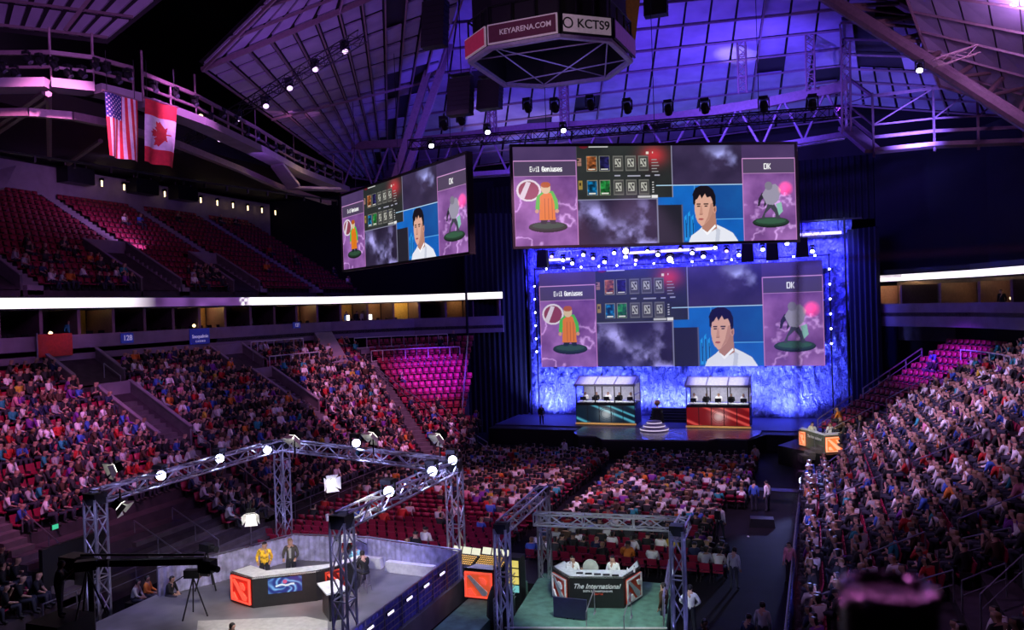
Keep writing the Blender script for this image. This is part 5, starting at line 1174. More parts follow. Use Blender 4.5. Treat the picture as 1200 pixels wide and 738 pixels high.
def emblem(parent, P, ux, w, h, face, relief, slash, backm=None):
    """square red emblem: rough square, diagonal bar and two blunt corner shapes"""
    U = Vector(ux).normalized(); Z = Vector((0, 0, 1)); N = U.cross(Z).normalized(); P = Vector(P); f = lambda a, b, d=0: P + U * a * w + Z * b * h + N * d
    pn = MB().slab([f(0, 0, .05), f(1, 0, .05), f(1, 1, .05), f(0, 1, .05)], .05).build('emblem_panel', face, parent)
    fr = MB()
    for a in ([(0, 0), (1, 0), (.95, .06), (.06, .05)], [(1, 0), (1, 1), (.93, .94), (.95, .06)], [(1, 1), (0, .98), (.07, .92), (.93, .94)], [(0, .98), (0, 0), (.06, .05), (.07, .92)]): fr.slab([f(x, y, .09) for x, y in a], .06)
    fr.build('emblem_border', relief, pn)
    MB().slab([f(x, y, .10) for x, y in [(.10, .84), (.20, .88), (.84, .25), (.80, .12), (.66, .10)]][::-1], .06).build('emblem_slash', slash, pn)
    MB().slab([f(x, y, .10) for x, y in [(.56, .82), (.66, .60), (.80, .56), (.82, .70), (.72, .82)]][::-1], .06).build('emblem_corner', relief, pn); MB().slab([f(x, y, .10) for x, y in [(.13, .14), (.14, .34), (.24, .38), (.34, .22), (.42, .12)]][::-1], .06).build('emblem_corner', relief, pn)
    return pn
def desk(label, pts, z0, h, panels, topw=.75, name='desk', topm=M['deckwhite'], back=(0, 1)):
    """pts: front line of the desk seen from the camera, left to right"""
    t = thing(name, label, 'desk', (*pts[0], z0)); o = Vector((*pts[0], z0)); L = [Vector((x, y, z0)) - o for x, y in pts]
    bk = [p + Vector((back[0], back[1], 0)).normalized() * topw + (Vector((.25, 0, 0)) if i == 0 else (Vector((-.25, 0, 0)) if i == len(L) - 1 else Vector((0, 0, 0)))) for i, p in enumerate(L)]
    Z = Vector((0, 0, 1))
    for i in range(len(L) - 1):
        p, q = L[i], L[i + 1]; MB().slab([p, q, q + Z * h, p + Z * h], .06).build('front_panel', M['deskblk'], t)
    b = MB(); b.slab([p + Z * h for p in L] + [p + Z * h for p in bk[::-1]], .06, 0); b.build('worktop', topm, t)
    b = MB().slab([bk[0], L[0], L[0] + Z * h, bk[0] + Z * h], .05).build('end_panel', M['deskblk'], t); MB().slab([L[-1], bk[-1], bk[-1] + Z * h, L[-1] + Z * h], .05).build('end_panel', M['deskblk'], t)
    return t, o, L
dk, o_, L_ = desk('black discussion desk with a red emblem, a blue screen and a white top', [(-21.3, 24.95), (-19.95, 24.55), (-18.0, 25.85), (-17.1, 27.3)], ZP, 1.16, None, .85)
U_1 = (L_[1] - L_[0]); n1 = U_1.cross(Vector((0, 0, 1))).normalized(); emblem(dk, L_[0] + U_1 * .1 + n1 * .02 + Vector((0, 0, .12)), U_1, U_1.length * .85, .96, M['red'], M['redlite'], M['redlite'])
U_2 = L_[2] - L_[1]; n2 = U_2.cross(Vector((0, 0, 1))).normalized()
def decor_screen(parent, P, U, w, h, nm='desk_screen'):
    U = U.normalized(); V = []; C = []; nx, nz = 120, 60
    for i in range(nx + 1):
        for k in range(nz + 1):
            u, v = i / nx, k / nz; p = P + U * w * u + Vector((0, 0, h * v)); V.append(p); r = math.hypot((u - .5) * 2, (v - .45) * 1.3); a = math.atan2(v - .45, u - .5)
            s = abs(math.sin(a * 2.5 + r * 7 + 2 * float(vnoise(np.array(u * 6), np.array(v * 4), 3)))) ** 3 * (1 - abs(r - .6)) ; c = [.05 + .5 * s, .15 + .65 * s, .5 + .5 * s]
            if abs(v - .5 - .04 * math.sin(u * 20)) < .06 and .22 < u < .78: c = [.9, .95, 1]
            if math.hypot((u - .5) * 2, v - .72) < .13: c = [.85, .35, .55]
            if .15 < u < .85 and .05 < r < .0: c = [0, 0, 0]
            C.append((*lin([min(x, 1) for x in c]), 1))
    me = bpy.data.meshes.new(nm); me.from_pydata(V, [], [(i * (nz + 1) + k, (i + 1) * (nz + 1) + k, (i + 1) * (nz + 1) + k + 1, i * (nz + 1) + k + 1) for i in range(nx) for k in range(nz)])
    a = me.color_attributes.new('picture', 'FLOAT_COLOR', 'POINT'); a.data.foreach_set('color', np.array(C, np.float32).ravel()); me.materials.append(attr_screen('booth_leds', 1.1)); o = bpy.data.objects.new(nm, me); COL.objects.link(o); o.parent = parent
decor_screen(dk, L_[1] + U_2 * .24 + n2 * .04 + Vector((0, 0, .48)), U_2, 1.25, .58)
U_3 = L_[3] - L_[2]; n3 = U_3.cross(Vector((0, 0, 1))).normalized(); emblem(dk, L_[2] + U_3 * .2 + n3 * .02 + Vector((0, 0, .3)), U_3, .8, .75, mat('dark_red_print', (.12, .01, .01), .5), M['redflat'], M['redlite'])
area(o_ + L_[1] * .5 + L_[2] * .5 + n2 * .5 + Vector((.4, 0, .9)), o_ + L_[2], (1, .1, .1), 5, .4, .4)
t = thing('side_table', 'white-topped dark table behind the truss tower, guests seated by it', 'table', (-17.3, 24.9, ZP)); MB().prism([(0, 0), (1.0, -.9), (1.5, -.3), (.5, .6)], 1.02, 1.08).build('top', M['deckwhite'], t); MB().prism([(.15, .08), (.95, -.7), (1.3, -.3), (.5, .45)], 0, 1.02).build('body', M['deskblk'], t)
def by_head(px, py, zf, hh): p = at(px, py, Z=zf + hh); return (p.x, p.y, zf)
yel = mat('yellow_patterned_cloth', (.85, .5, .03), .7, var=.75, scale=9); greyj = mat('grey_jacket', (.06, .055, .05), .8)
figure('desk', 'person in a yellow patterned jacket standing behind the discussion desk', by_head(309, 632, ZP, 2.0), -.95, yel, v=1, scale=1.1)
ps = figure('desk', 'fair-haired person in a grey jacket and pale shirt standing behind the discussion desk', by_head(340, 629, ZP, 1.98), -1.1, greyj, hair=M['hairb'], v=2, scale=1.1)
h_ = ps; b = MB(); b.slab([(-.05, .172, 1.42), (.05, .172, 1.42), (.035, .16, 1.05), (-.035, .16, 1.05)], .02); b.build('shirt_front', cloth('light grey'), ps)
def stool(label, p, h=.78):
    t = thing('bar_stool', label, 'stool', p); MB().lathe((0, 0, h - .06), [(.17, 0), (.2, .03), (.19, .06)], 12).build('seat', M['deskblk'], t)
    for a in range(4): c, s = math.cos(a * math.pi / 2 + .78), math.sin(a * math.pi / 2 + .78); MB().bar((c * .26, s * .26, 0), (c * .12, s * .12, h - .06), .015).build('leg', M['rail'], t)
    b = MB(); [b.bar((.22 * math.cos(a * math.pi / 2 + .78), .22 * math.sin(a * math.pi / 2 + .78), .26), (.22 * math.cos((a + 1) * math.pi / 2 + .78), .22 * math.sin((a + 1) * math.pi / 2 + .78), .26), .012) for a in range(4)]; b.build('footrest', M['rail'], t)
for px, py, c, lb in ((417, 637, 'teal', 'guest in a light blue shirt seated on a stool by the white side table'), (427, 645, 'black', 'guest in a black shirt seated on the nearer stool by the side table')):
    p = by_head(px, py, ZP, 1.62); figure('sitstool', lb, p, 2.6, cloth(c) if c != 'teal' else mat('light_blue_cloth', (.22, .55, .7), .8), v=3); stool('metal bar stool under the guest in the %s shirt' % ('light blue' if c == 'teal' else 'black'), p)
figure('sitstool', 'guest in a red and white top seated at the back fence of the discussion stage', by_head(409, 622, ZP, 1.62), -1.7, cloth('red'), v=6)
# fences and their blue cloth
def fence(label, pts, z, h, cloth_m, name='fence', bars=5):
    t = thing(name, label, 'fence', (*pts[0], z)); o = Vector((*pts[0], z)); P = [Vector((x, y, z)) - o for x, y in pts]; b = MB(); Z = Vector((0, 0, 1))
    for p, q in zip(P, P[1:]):
        for k in range(bars): b.bar(p + Z * h * (k + 1) / bars, q + Z * h * (k + 1) / bars, .035 if k == bars - 1 else .018)
        n = max(1, int((q - p).length / 1.2))
        for i in range(n + 1): c = p.lerp(q, i / n); b.bar(c, c + Z * h, .03)
    b.build('rails', M['rail'], t)
    if cloth_m:
        V = []; n_ = 0; F_ = []
        for p, q in zip(P, P[1:]):
            d = (q - p); nn = d.cross(Z).normalized(); n = int(d.length / .07)
            for i in range(n + 1): c = p + d * i / n + nn * (.08 + .025 * math.sin(i * 1.7)); V += [tuple(c), tuple(c + Z * h * .97)]
            F_ += [(2 * (n_ + i), 2 * (n_ + i) + 2, 2 * (n_ + i) + 3, 2 * (n_ + i) + 1) for i in range(n)]; n_ += n + 1
        me = bpy.data.meshes.new('cloth'); me.from_pydata(V, [], F_); me.materials.append(cloth_m); oo = bpy.data.objects.new('cloth', me); COL.objects.link(oo); oo.parent = t; oo.modifiers.new('t', 'SOLIDIFY').thickness = .012
    return t
CB = mat('blue_white_cloth', (.42, .40, .62), .7, var=.35, scale=3); CBD = mat('blue_cloth', (.12, .12, .5), .7, var=.3, scale=4)
fence('fence with pale blue cloth behind the discussion desk', [(-24.6, 24.6), (-23.4, 26.6), (-22.0, 30.0), (-18.4, 30.4), (-13.6, 29.7)], ZP, 1.15, CB)
fence('barred fence along the right side of the discussion stage', [(-13.6, 29.5), (-13.6, 16)], ZP, 1.15, CBD)
for k in range(6): q = thing('fence_light', 'small glowing lavender light in the row on the barred fence', 'lamp', (-13.5, 27.6 - k * 1.35, ZP + .88), 0, 'lights on the barred fence'); MB().box((0, 0, 0), (.06, .42, .1)).build('housing', M['dark'], q); MB().box((.04, 0, 0), (.03, .38, .07)).build('glow', lamp_mat('fence_lavender_glow', (.75, .65, 1), 2.5), q)
spot((-16, 24, 6.6), (-19, 30.3, 1.5), (.45, .4, 1), 330, 60); spot((-18, 30, 5), (-13.1, 25, 1.5), (.4, .35, 1), 260, 80); spot((-8, 24, 6), (-13, 24, 1.2), (.4, .3, 1), 200, 60)
for i, (x, y, w_, rz) in enumerate(((-15.9, 29.6, 2.4, -.06), (-18.4, 29.9, 1.9, .03))): tag(MB().box((x, y, ZP + .22), (w_, .3, .44), rz, 0, .96).build('white_block', M['white']), 'low white wedge block against the blue fence, %s' % ('nearer the consoles' if i == 0 else 'behind the side table'), 'block')
# crane, tripod cameras, crew on the left
t = thing('camera_crane', 'long black camera crane arm reaching in front of the near truss tower', 'crane', at(95, 660, D=26)); q = at(240, 657, D=25.5) - at(95, 660, D=26)
MB().beam((0, 0, 0), q, .22, .2).build('arm', M['black'], t); MB().beam((0, 0, .28), q + Vector((0, 0, .2)), .06, .06).build('cable_rod', M['dark'], t); MB().box((-.3, 0, -.1), (.7, .6, .7)).build('counterweight', M['dark'], t); c = MB().box(q + Vector((.1, 0, -.15)), (.5, .35, .4)).build('camera', M['dark'], t); MB().bar(q + Vector((.1, 0, -.15)), q + Vector((.6, -.1, -.2)), .1, 10).build('lens', M['black'], c); MB().bar((0.4, 0, 0), (.4, 0, -3.4), .1).build('column', M['dark'], t)
def tripod_cam(label, p, face, h=1.5, m=M['dark']):
    t = thing('tripod_camera', label, 'camera', p, face)
    for a in range(3): MB().bar((.5 * math.cos(a * 2.1), .5 * math.sin(a * 2.1), 0), (0, 0, h - .15), .03).build('leg', M['dark'], t)
    MB().box((0, 0, h), (.6, .28, .3)).build('body', m, t); MB().bar((.3, 0, h), (.62, 0, h), .1, 10, r2=.13).build('lens', M['black'], t); MB().bar((-.2, 0, h), (-.7, -.15, h - .3), .02).build('pan_handle', M['dark'], t)
p = at(228, 722, Z=.9); tripod_cam('studio camera on a tripod left of the discussion desk', (p.x, p.y, ZP), .3, 1.6)
p = at(244, 690, Z=.9); tripod_cam('second studio camera by the end of the pale blue fence', (p.x, p.y, ZP), -.2, 1.7)
p = at(365, 655, Z=2.2); tripod_cam('lit camera pointed over the desk from behind the truss tower', (p.x + .5, p.y + 2.0, ZP), 3.4, 1.6, M['white'])
figure('sit', 'seated camera crew member in black with a cap beside the tripod camera', by_head(197, 673, .4, 1.33), .2, cloth('black'), v=4); tag(MB().box((by_head(197, 673, .4, 1.33)[0], by_head(197, 673, .4, 1.33)[1], .6), (.5, .5, .42)).build('crate', M['dark']), 'dark crate the capped crew member sits on', 'crate')
for i, (px, py, c, lb) in enumerate(((172, 673, 'orange', 'crew member in an orange shirt crouched left of the capped man'), (156, 678, 'light grey', 'crew member in a grey top behind the near truss tower'), (266, 728, 'black', 'dark-haired head of a crew member at the bottom edge by the pale mat'))):
    q = by_head(px, py, .1, 1.33); figure('sit', lb, q, .4, cloth(c), v=i + 2); tag(MB().box((q[0], q[1] - .05, q[2] + .2), (.45, .42, .44)).build('crate', M['dark']), 'dark crate under the %s crew member' % ('orange-shirted', 'grey-topped', 'dark-haired')[i], 'crate')
zz = 2.9; p = at(68, 655, Z=zz + 1.8); struct(MB().box((p.x, p.y, zz / 2), (1.3, 1.3, zz)).build('floor_camera_riser', M['black'])); figure('film', 'camera operator in black standing dark against the crowd on the left', (p.x, p.y, zz), .6, cloth('black'), v=3, skin=M['skin2'])
tripod_cam('dark tripod camera in front of the standing operator', (p.x + .7, p.y + .4, zz), .6, 1.55)
# ------------------------------------------------------------------ commentary stage
ZC = .6
struct(MB().prism([(-10.3, 26.2), (-4.9, 27.7), (-5.4, 32.0), (-10.9, 32.0)], 0, ZC).build('floor_commentary_stage', M['greenfl']))
MB_ = MB(); b = MB().slab([(-10.35, 26.1, ZC), (-4.85, 27.6, ZC), (-4.85, 27.6, ZC + .04), (-10.35, 26.1, ZC + .04)], -.06); tag(b.build('edge_strip', M['white']), 'white edge strip along the front of the green commentary stage', 'strip')
ck, co, cl_ = desk('black commentary desk with white lettering and two red emblem wings', [(-9.6, 29.45), (-8.64, 28.52), (-6.68, 29.0), (-6.3, 30.3)], ZC, 1.18, None, .8)
u_ = cl_[2] - cl_[1]; nn = u_.cross(Vector((0, 0, 1))).normalized(); rz = math.atan2(u_.y, u_.x); mid = (cl_[1] + cl_[2]) / 2
text('lettering', 'The International', .25, M['white'], ck, mid + nn * .03 + Vector((0, 0, .82)), (math.pi / 2, 0, rz), .008, .35)
text('lettering', 'DOTA 2 CHAMPIONSHIPS', .095, M['white'], ck, mid + nn * .03 + Vector((.05, 0, .64)), (math.pi / 2, 0, rz)); text('lettering', 'SEATTLE', .085, M['redflat'], ck, mid + nn * .03 + Vector((.08, 0, .54)), (math.pi / 2, 0, rz))
u0 = cl_[1] - cl_[0]; n0 = u0.cross(Vector((0, 0, 1))).normalized(); emblem(ck, cl_[0] + u0 * .1 + n0 * .02 + Vector((0, 0, .1)), u0, u0.length * .8, .92, M['redflat'], M['white'], M['greyslash'])
u3 = cl_[3] - cl_[2]; n3 = u3.cross(Vector((0, 0, 1))).normalized(); emblem(ck, cl_[2] + u3 * .1 + n3 * .02 + Vector((0, 0, .1)), u3, u3.length * .85, .92, M['redflat'], M['white'], M['greyslash'])
for k in range(5): q = co + mid + Vector(((k - 2) * .34, .22 + .08 * (k - 2) * .3, 1.19)); t = thing('tablet', 'small dark device in the row lying on the commentary desk', 'device', q, rz, 'devices on the commentary desk'); MB().box((0, 0, .015), (.26, .12, .03)).build('body', M['dark'], t); MB().box((0, 0, .033), (.22, .09, .006)).build('glass', M['black'], t)
for k, (dx, dy) in enumerate(((-1.35, .75), (-1.2, .95), (1.05, .8), (1.28, .95))): q = co + mid + Vector((dx, dy - .1, 1.18)); t = thing('water_bottle', 'clear bottle on the commentary desk, %s' % ('outermost by the dark side', 'inner of the two by the dark side', 'inner of the two by the red-shirted person', 'outermost by the red-shirted person')[k], 'bottle', q); MB().lathe((0, 0, 0), [(.035, 0), (.035, .16), (.014, .2), (.014, .22)], 10).build('bottle_body', M['white'], t); MB().lathe((0, 0, .22), [(.016, 0), (.016, .025)], 8).build('cap', M['dark'], t)
for px, py, c, lb, v in ((671, 649, 'white', 'commentator in a white shirt at the dark end of the commentary desk', 1), (718, 650, 'white', 'commentator in a white shirt beside the red-shirted person', 2), (731, 664, 'red', 'person in a bright red shirt bent behind the commentary desk', 3), (684, 660, 'charcoal', 'person in dark clothes next to the round grey chair back', 4)):
    q = by_head(px, py, ZC, 1.62);
    if v > 2: k_ = at(px, py, Y=30.2 + .3 * (v == 3)); q = (k_.x, k_.y, max(ZC - .45, k_.z - (1.33 if c == 'red' else 1.62)))
    figure('sitstool' if c != 'red' else 'sit', lb, q, -1.5, cloth(c), v=v)
    if c == 'white': stool('bar stool under the %s' % lb.split(' at ')[0].split(' beside ')[0].split(' next ')[0] + (' next to the bright red shirt' if v == 2 else ' by the desk end' if v == 1 else ''), q)
q = by_head(692, 657, ZC, 1.45); t = thing('office_chair', 'empty chair with a round grey back behind the commentary desk', 'chair', q); o = MB().lathe((0, 0, 0), [(.05, -.06), (.3, -.04), (.32, 0), (.3, .04), (.05, .06)], 20).build('backrest', mat('grey_mesh', (.4, .42, .38), .8), t); o.rotation_euler = (math.pi / 2, 0, 0); o.location = (0, 0, 1.2); MB().box((0, -.25, .6), (.5, .5, .08)).build('seat', M['dark'], t); MB().bar((0, -.2, 0), (0, -.2, .6), .04).build('post', M['dark'], t); MB().box((0, .02, .9), (.06, .03, .6)).build('spine', M['dark'], t)
tower('truss tower at the stair side of the commentary stage', (-10.3, 26.0), 4.2, 0, .42); tower('truss tower at the outer side of the commentary stage', (-4.35, 27.2), 4.2, 0, .42)
t2a = tower('truss tower far behind the stair side of the commentary stage', (-10.6, 31.6), 4.2, 0, .42)
truss('truss_beam', 'aluminium truss beam across the front of the commentary stage', (-10.1, 29.0, 3.75), (-4.4, 29.5, 3.75), .42, .42, .04, .028, 9)
truss('truss_beam', 'aluminium truss beam along the stair side of the commentary stage', (-10.3, 26.0, 4.2), (-10.6, 31.6, 4.2), .4, .4, .04, .025, 8)
truss('truss_beam', 'aluminium truss beam along the outer side of the commentary stage', (-4.35, 27.2, 4.0), (-4.4, 29.5, 3.9), .4, .4, .04, .025, 4)
for p in ((-10.3, 26.0), (-4.35, 27.2)): spot((p[0] + .8, p[1] - 1.0, .6), (*p, 2.4), (.3, .3, 1), 150, 90); spot((p[0] + .8, p[1] - 1.0, 4.6), (*p, 2.0), (.3, .3, 1), 150, 90)
for k in range(3): spot((-9 + 2.2 * k, 28.2, 4.6), (-9 + 2.2 * k, 29.2, 3.7), (.5, .5, 1), 30, 120)
fence('low white rail fence along the outer edge of the commentary stage', [(-5.0, 27.8), (-5.45, 31.9)], ZC, 1.0, None)
fence('black slatted guard rail by the green side stage', [(-10.9, 26.5), (-11.3, 31)], .3, 1.1, None, bars=7)
t = thing('television', 'big black television on a stand seen from behind, below the commentary desk', 'television', at(669, 738, Z=.2) - Vector((0, 0, .2))); MB().box((0, 0, 1.0), (1.25, .09, .72)).build('screen_back', mat('tv_back', (.02, .02, .06), .35), t)
for s in (-.12, .12): MB().bar((s, 0, 0), (s, 0, .8), .03).build('post', M['dark'], t)
MB().box((0, 0, .03), (.7, .5, .06)).build('base', M['dark'], t)
t = thing('access_steps', 'black steps with slats leading up to the commentary stage', 'stairs', at(712, 745, Z=.2) - Vector((0, 0, .2)))
for k in range(4): MB().box((0, .3 * k - .2, .12 + .14 * k), (1.3, .3, .05)).build('tread', M['dark'], t)
for s in (-.68, .68): b = MB(); b.beam((s, -.4, .05), (s, 1.0, .62), .05, .16); b.bar((s, -.3, .1), (s, -.3, 1.1), .02); b.bar((s, .9, .6), (s, .9, 1.5), .02); b.bar((s, -.3, 1.1), (s, .9, 1.5), .02); b.build('side_rail', M['rail'], t)
# green side stage with a third desk, consoles
struct(MB().prism([(-12.8, 24.5), (-11.2, 24.8), (-11.2, 31.0), (-12.8, 31.0)], 0, .55).build('floor_side_stage', M['greenfl']))
dk3, o3, l3 = desk('small dark desk with a bright red emblem, half hidden by the console tower', [(-12.95, 28.5), (-11.65, 28.5)], .55, 1.2, None, .6)
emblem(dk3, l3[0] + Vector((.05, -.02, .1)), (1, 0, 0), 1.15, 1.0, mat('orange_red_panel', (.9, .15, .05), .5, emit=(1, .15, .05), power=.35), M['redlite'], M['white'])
spot((-11, 25, 5), (-12, 28.4, .8), (.9, 1, .9), 160, 40)
for i, (px, py, lb) in enumerate(((541, 655, 'nearer the discussion stage'), (576, 657, 'nearer the commentary stage'))):
    p = at(px, py, Z=1.4); t = thing('mixing_console', 'lighting console with amber lit keys and pale screens, %s' % lb, 'console', (p.x, p.y, .35), -.12)
    MB().box((0, 0, .45), (1.5, .8, .9), taper=.95).build('table', M['dark'], t); b = MB(); b.slab([(-.7, -.4, .95), (.7, -.4, .95), (.7, .3, 1.18), (-.7, .3, 1.18)], .12); b.build('deck', M['dark'], t)
    b = MB()
    for a in range(14):
        for c in range(5): x, y = -.62 + a * .095, -.33 + c * .12; b.box((x, y, .985 + (y + .4) * .33), (.05, .06, .03))
    b.build('keys', lamp_mat('console_amber_glow', (1, .55, .12), .8), t)
    for a in (-.42, .05, .5): MB().slab([(a - .2, .3, 1.2), (a + .2, .3, 1.2), (a + .2, .42, 1.45), (a - .2, .42, 1.45)], .03).build('display', lamp_mat('console_screen_glow', (.95, .95, .7), .9), t)
    figure('sit', 'technician in dark clothes working behind the console %s' % lb, (p.x + .2, p.y + 1.0, .35), -1.5, cloth('charcoal'), v=i + 1)
tag(MB().prism([(-15.8, 31.4), (-10.9, 31.3), (-10.9, 34.2), (-15.8, 34.2)], 0, .34).build('riser', M['black']), 'low black riser carrying the lighting consoles', 'riser')
p = at(605, 668, Z=1.4); t = thing('equipment_rack', 'rack with stacked yellow-lit video tiles beside the commentary stage', 'rack', (p.x, p.y, 0)); MB().box((0, 0, 1.0), (.55, .6, 2.0)).build('cabinet', M['dark'], t)
for k in range(4): MB().box((0, -.32, 1.75 - k * .33), (.42, .03, .27)).build('display', lamp_mat('tile_yellow_glow' if k < 3 else 'tile_teal_glow', (1, .8, .15) if k < 3 else (.2, .7, .7), .7), t)
t = thing('equipment_rack', 'open metal rack of dark gear below the nearer console', 'rack', at(556, 682, Z=.0)); [MB().box((0, 0, .25 + k * .35), (1.3, .5, .22)).build('unit', M['dark'], t) for k in range(3)]; MB().box((0, .0, .7), (1.4, .04, 1.35)).build('frame', M['steel'], t)
t = thing('cable_drum', 'tall rounded dark drape bundle beside the black guard rail', 'drape', at(588, 738, Z=0)); MB().lathe((0, 0, 0), [(.5, 0), (.55, .5), (.5, 1.2), (.35, 1.6), (.1, 1.8)], 14).build('cover', M['blackcloth'], t)
# ------------------------------------------------------------------ blue barrier on the camera side
fence('long barrier with blue cloth dividing the floor from the camera-side stand', [(-.95, 26.0), (-.75, 40), (-.55, 51)], 0, 1.15, mat('barrier_blue_cloth', (.10, .12, .55), .6, var=.3, scale=3))
spot((.1, 53, 3.4), (-.8, 40, .8), (.3, .35, 1), 3500, 30); spot((.6, 27, 3.5), (-.85, 33, .7), (.35, .35, 1), 260, 50)
p = at(941, 563, D=50); fixture(p, (0, 0, 12), 'brilliant blue-white lamp on a stand at the far end of the blue barrier', None, 1.6, L_BLUE); t = thing('lamp_stand', 'thin stand under the brilliant lamp at the barrier end', 'stand', (p.x, p.y, 0)); MB().bar((0, 0, 0), (0, 0, p.z), .03).build('pole', M['dark'], t); [MB().bar((.4 * math.cos(a * 2.1), .4 * math.sin(a * 2.1), 0), (0, 0, .5), .02).build('leg', M['dark'], t) for a in range(3)]
p = at(940, 577, D=50); fixture(p, (0, 0, 12), 'smaller faint blue lamp right under the brilliant one', None, .8, L_VIO)
# people on the open floor
for px, py, c, f, ps_, lb, hh in ((859, 640, 'light grey', 1.3, 'stand', 'person in a pale shirt standing alone on the dark aisle floor', 1.8), (843, 590, 'white', 1.2, 'walk', 'person in a white shirt with a dark backpack walking up the aisle', 1.8), (899, 562, 'white', 2.6, 'stand', 'person in a white top with arms folded by the crew table', 1.8), (925, 633, 'pink', -2.0, 'stand', 'tall person in pinkish clothes standing by the blue barrier', 1.8),
       (893, 704, 'light grey', 1.4, 'stand', 'person in a grey patterned shirt near the bottom edge of the aisle', 1.8), (876, 718, 'navy', 1.0, 'stand', 'guard in a dark vest over a white collar near the bottom edge', 1.8), (823, 722, 'black', -.6, 'stand', 'bald person in black whose head shows at the bottom edge by the tower', 1.8), (777, 681, 'brown', 2.8, 'stand', 'person in brown striped clothes beside the white rail fence', 1.8), (808, 684, 'white', 1.6, 'hips', 'person in a white shirt with hands on hips beside the outer tower', 1.8), (883, 562, 'blue', 1.5, 'stand', 'person in a blue shirt at the end of a floor row', 1.8)):
    z0 = 0; fg = figure(ps_, lb, by_head(px, py, 0, hh), f, cloth(c), v=abs(hash(lb)) % 1 + int(px) % 5, skin=None)
    if 'backpack' in lb: MB().box((0, -.22, 1.28), (.3, .16, .42), taper=.85).build('backpack', M['dark'], fg)
tag(MB().box((*at(893, 612, Z=.2)[:2], .225), (1.3, .7, .45), .1, 0, .9).build('equipment_case', M['dark']), 'black equipment case standing on the aisle floor', 'case')
t = thing('crew_table', 'dark crew table with cables beside the front rows', 'table', (*at(893, 588, Z=.0)[:2], 0)); MB().box((0, 0, .74), (4.5, .8, .05)).build('top', M['dark'], t); [MB().bar((sx * 2, sy * .3, 0), (sx * 2, sy * .3, .72), .025).build('leg', M['dark'], t) for sx in (-1, 1) for sy in (-1, 1)]
for k in range(4): tag(MB().lathe((*at(877, 629, Z=0)[:2], 0), [(.06, 0), (.06, .04), (.03, .05)], 8).build('floor_marker', M['white']), 'tiny white marker lying on the aisle floor', 'marker') if k == 0 else None
# analyst platform beside the big stage
struct(MB().prism([(-2.2, 60.2), (.9, 56.9), (3.2, 58.6), (3.2, 61.5), (-1.0, 63)], 0, 1.35).build('floor_side_platform', M['black']))
d4, o4, l4 = desk('green-grey desk with white lettering and orange emblem on the side platform', [(-.75, 60.2), (-.2, 59.6), (.9, 57.6), (2.1, 58.25)], 1.35, 1.2, None, .7)
for c in d4.children:
    if c.name.startswith('front_panel'): c.data.materials[0] = mat('desk_grey_green', (.12, .14, .11), .5)
ux = l4[2] - l4[1]; n_4 = ux.cross(Vector((0, 0, 1))).normalized(); text('lettering', 'The International', .30, M['white'], d4, l4[1] + ux * .45 + n_4 * .04 + Vector((0, 0, .88)), (math.pi / 2, 0, math.atan2(ux.y, ux.x)), .01, .3, sx=.9)
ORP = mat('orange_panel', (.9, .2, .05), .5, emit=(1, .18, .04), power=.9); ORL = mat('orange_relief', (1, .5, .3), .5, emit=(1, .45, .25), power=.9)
ux = l4[3] - l4[2]; emblem(d4, l4[2] + ux * .06 + Vector((0, -.03, .08)), ux, ux.length * .9, 1.0, ORP, ORL, ORL); ux = l4[1] - l4[0]; emblem(d4, l4[0] + ux * .1 + Vector((0, -.03, .12)), ux, ux.length * .7, .95, ORP, ORL, ORL)
pa = (.15, 59.9, 1.35); pb = (1.35, 59.6, 1.35)
figure('desk', 'analyst in a pale suit leaning at the side platform desk, nearer the backdrop lettering', pa, -1.4, mat('pale_suit', (.6, .58, .45), .8), v=1, scale=1.02); figure('desk', 'analyst in a white shirt above the orange emblem of the side desk', pb, -1.9, cloth('white'), v=2, scale=1.02)
p = at(1011, 531, Z=1.35); struct(MB().box((p.x + .9, p.y + .6, .65), (4.6, 2.4, 1.3)).build('floor_camera_platform', M['black'])); tripod_cam('white-lit camera with a long boom beside the side platform', (p.x - .2, p.y, 1.3), 2.9, 1.1, M['white'])
figure('film', 'camera operator behind the white-lit camera next to the stand', (p.x + .7, p.y + .2, 1.3), 2.7, cloth('charcoal'), v=2); figure('stand', 'helper in an orange top behind the camera operator', (p.x + 1.7, p.y + .4, 1.0), 2.6, cloth('orange'), v=3, scale=.9)
spot((p.x - 2, p.y - 4, 8), (p.x + .6, p.y, 2.2), (1, .85, .6), 420, 26)
tag(MB().box((-28.6, 24.2, 1.9), (.2, 3.0, 2.2)).build('tunnel_dark_sheet', M['black']), 'black sheet standing in for the dark tunnel opening beside the exit sign', 'dark sheet')  # black sheet stands in for the shade inside the tunnel mouth
t = thing('exit_sign', 'tiny green exit sign on the railing near the camera operator', 'sign', at(1033, 503, Y=57)); MB().box((0, 0, 0), (.4, .06, .3)).build('housing', M['dark'], t); MB().box((0, -.04, 0), (.34, .02, .22)).build('face', MATS['exit_green_glow'], t)
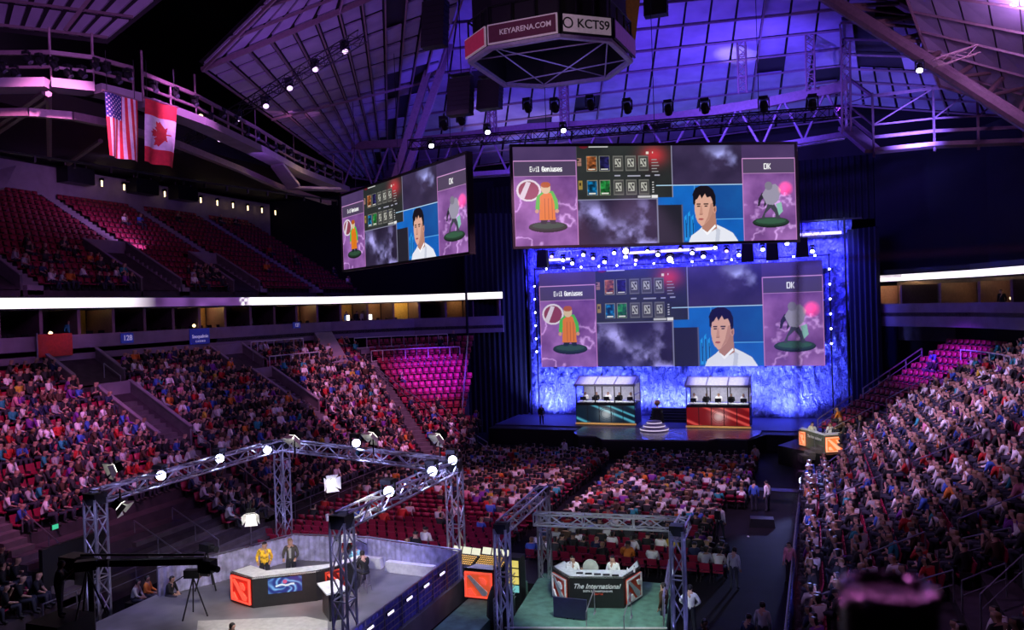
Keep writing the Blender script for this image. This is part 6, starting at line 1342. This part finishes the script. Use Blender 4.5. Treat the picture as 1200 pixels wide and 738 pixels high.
# ------------------------------------------------------------------ close to the camera
c0 = at(1042, 735, D=.78); t = thing('railing_post', 'dark round post with a glossy cap, out of focus right before the camera', 'post', (c0.x, c0.y, c0.z - .95)); r = .046
top = at(1042, 700, D=.78).z - (c0.z - .95); MB().lathe((0, 0, 0), [(r * 1.2, 0), (r * 1.2, .02), (r * .97, .03), (r * .97, top)], 32).build('shaft', mat('post_black', (.008, .006, .009), .35), t)
MB().lathe((0, 0, top), [(r, -.004), (r * 1.03, .004), (r * .98, .012), (r * .8, .016), (r * .66, .015), (r * .6, .006), (r * .4, .008), (.001, .009)], 32).build('cap', mat('post_cap_glints', (.28, .16, .25), .25, .7, var=.9, scale=45, bump=1.0), t)  # blotchy colour imitates bright highlights on the cap
area(c0 + Vector((.5, 1.2, 1.1)), c0, (1, .35, 1), 9, .12, .12); area(c0 + Vector((-.9, .9, .8)), c0, (1, .35, 1), 7, .12, .12)  # two unseen lights added to give the cap highlights
g = bpy.data.materials.new('glass_pane'); g.use_nodes = True; nt = g.node_tree; nt.nodes.clear(); o_n = nt.nodes.new('ShaderNodeOutputMaterial'); mx = nt.nodes.new('ShaderNodeMixShader'); tr = nt.nodes.new('ShaderNodeBsdfTransparent'); gl = nt.nodes.new('ShaderNodeBsdfGlossy'); gl.inputs['Roughness'].default_value = .02
fr_ = nt.nodes.new('ShaderNodeFresnel'); fr_.inputs[0].default_value = 1.12; tr.inputs[0].default_value = (.98, .985, .99, 1); nt.links.new(fr_.outputs[0], mx.inputs[0]); nt.links.new(tr.outputs[0], mx.inputs[1]); nt.links.new(gl.outputs[0], mx.inputs[2]); nt.links.new(mx.outputs[0], o_n.inputs[0])
ge = bpy.data.materials.new('glass_edge'); ge.use_nodes = True; nt = ge.node_tree; b_ = nt.nodes['Principled BSDF']; b_.inputs['Base Color'].default_value = (.35, .3, .4, 1); b_.inputs['Alpha'].default_value = .4; b_.inputs['Roughness'].default_value = .3
t = thing('glass_balustrade', 'clear glass pane before the camera with a blurred upright edge', 'glass', at(935, 745, D=.92)); o0 = t.location.copy()
a1, a2, a3, a4 = (at(935, 745, D=.92) - o0, at(1235, 745, D=.92) - o0, at(1235, 288, D=.92) - o0, at(935, 306, D=.92) - o0)
MB().slab([a1, a2, a3, a4], .006).build('pane', g, t); MB().beam(a1, a4, .008, .008).build('upright_edge', ge, t); MB().beam(a4, a3, .006, .006).build('top_edge', ge, t)
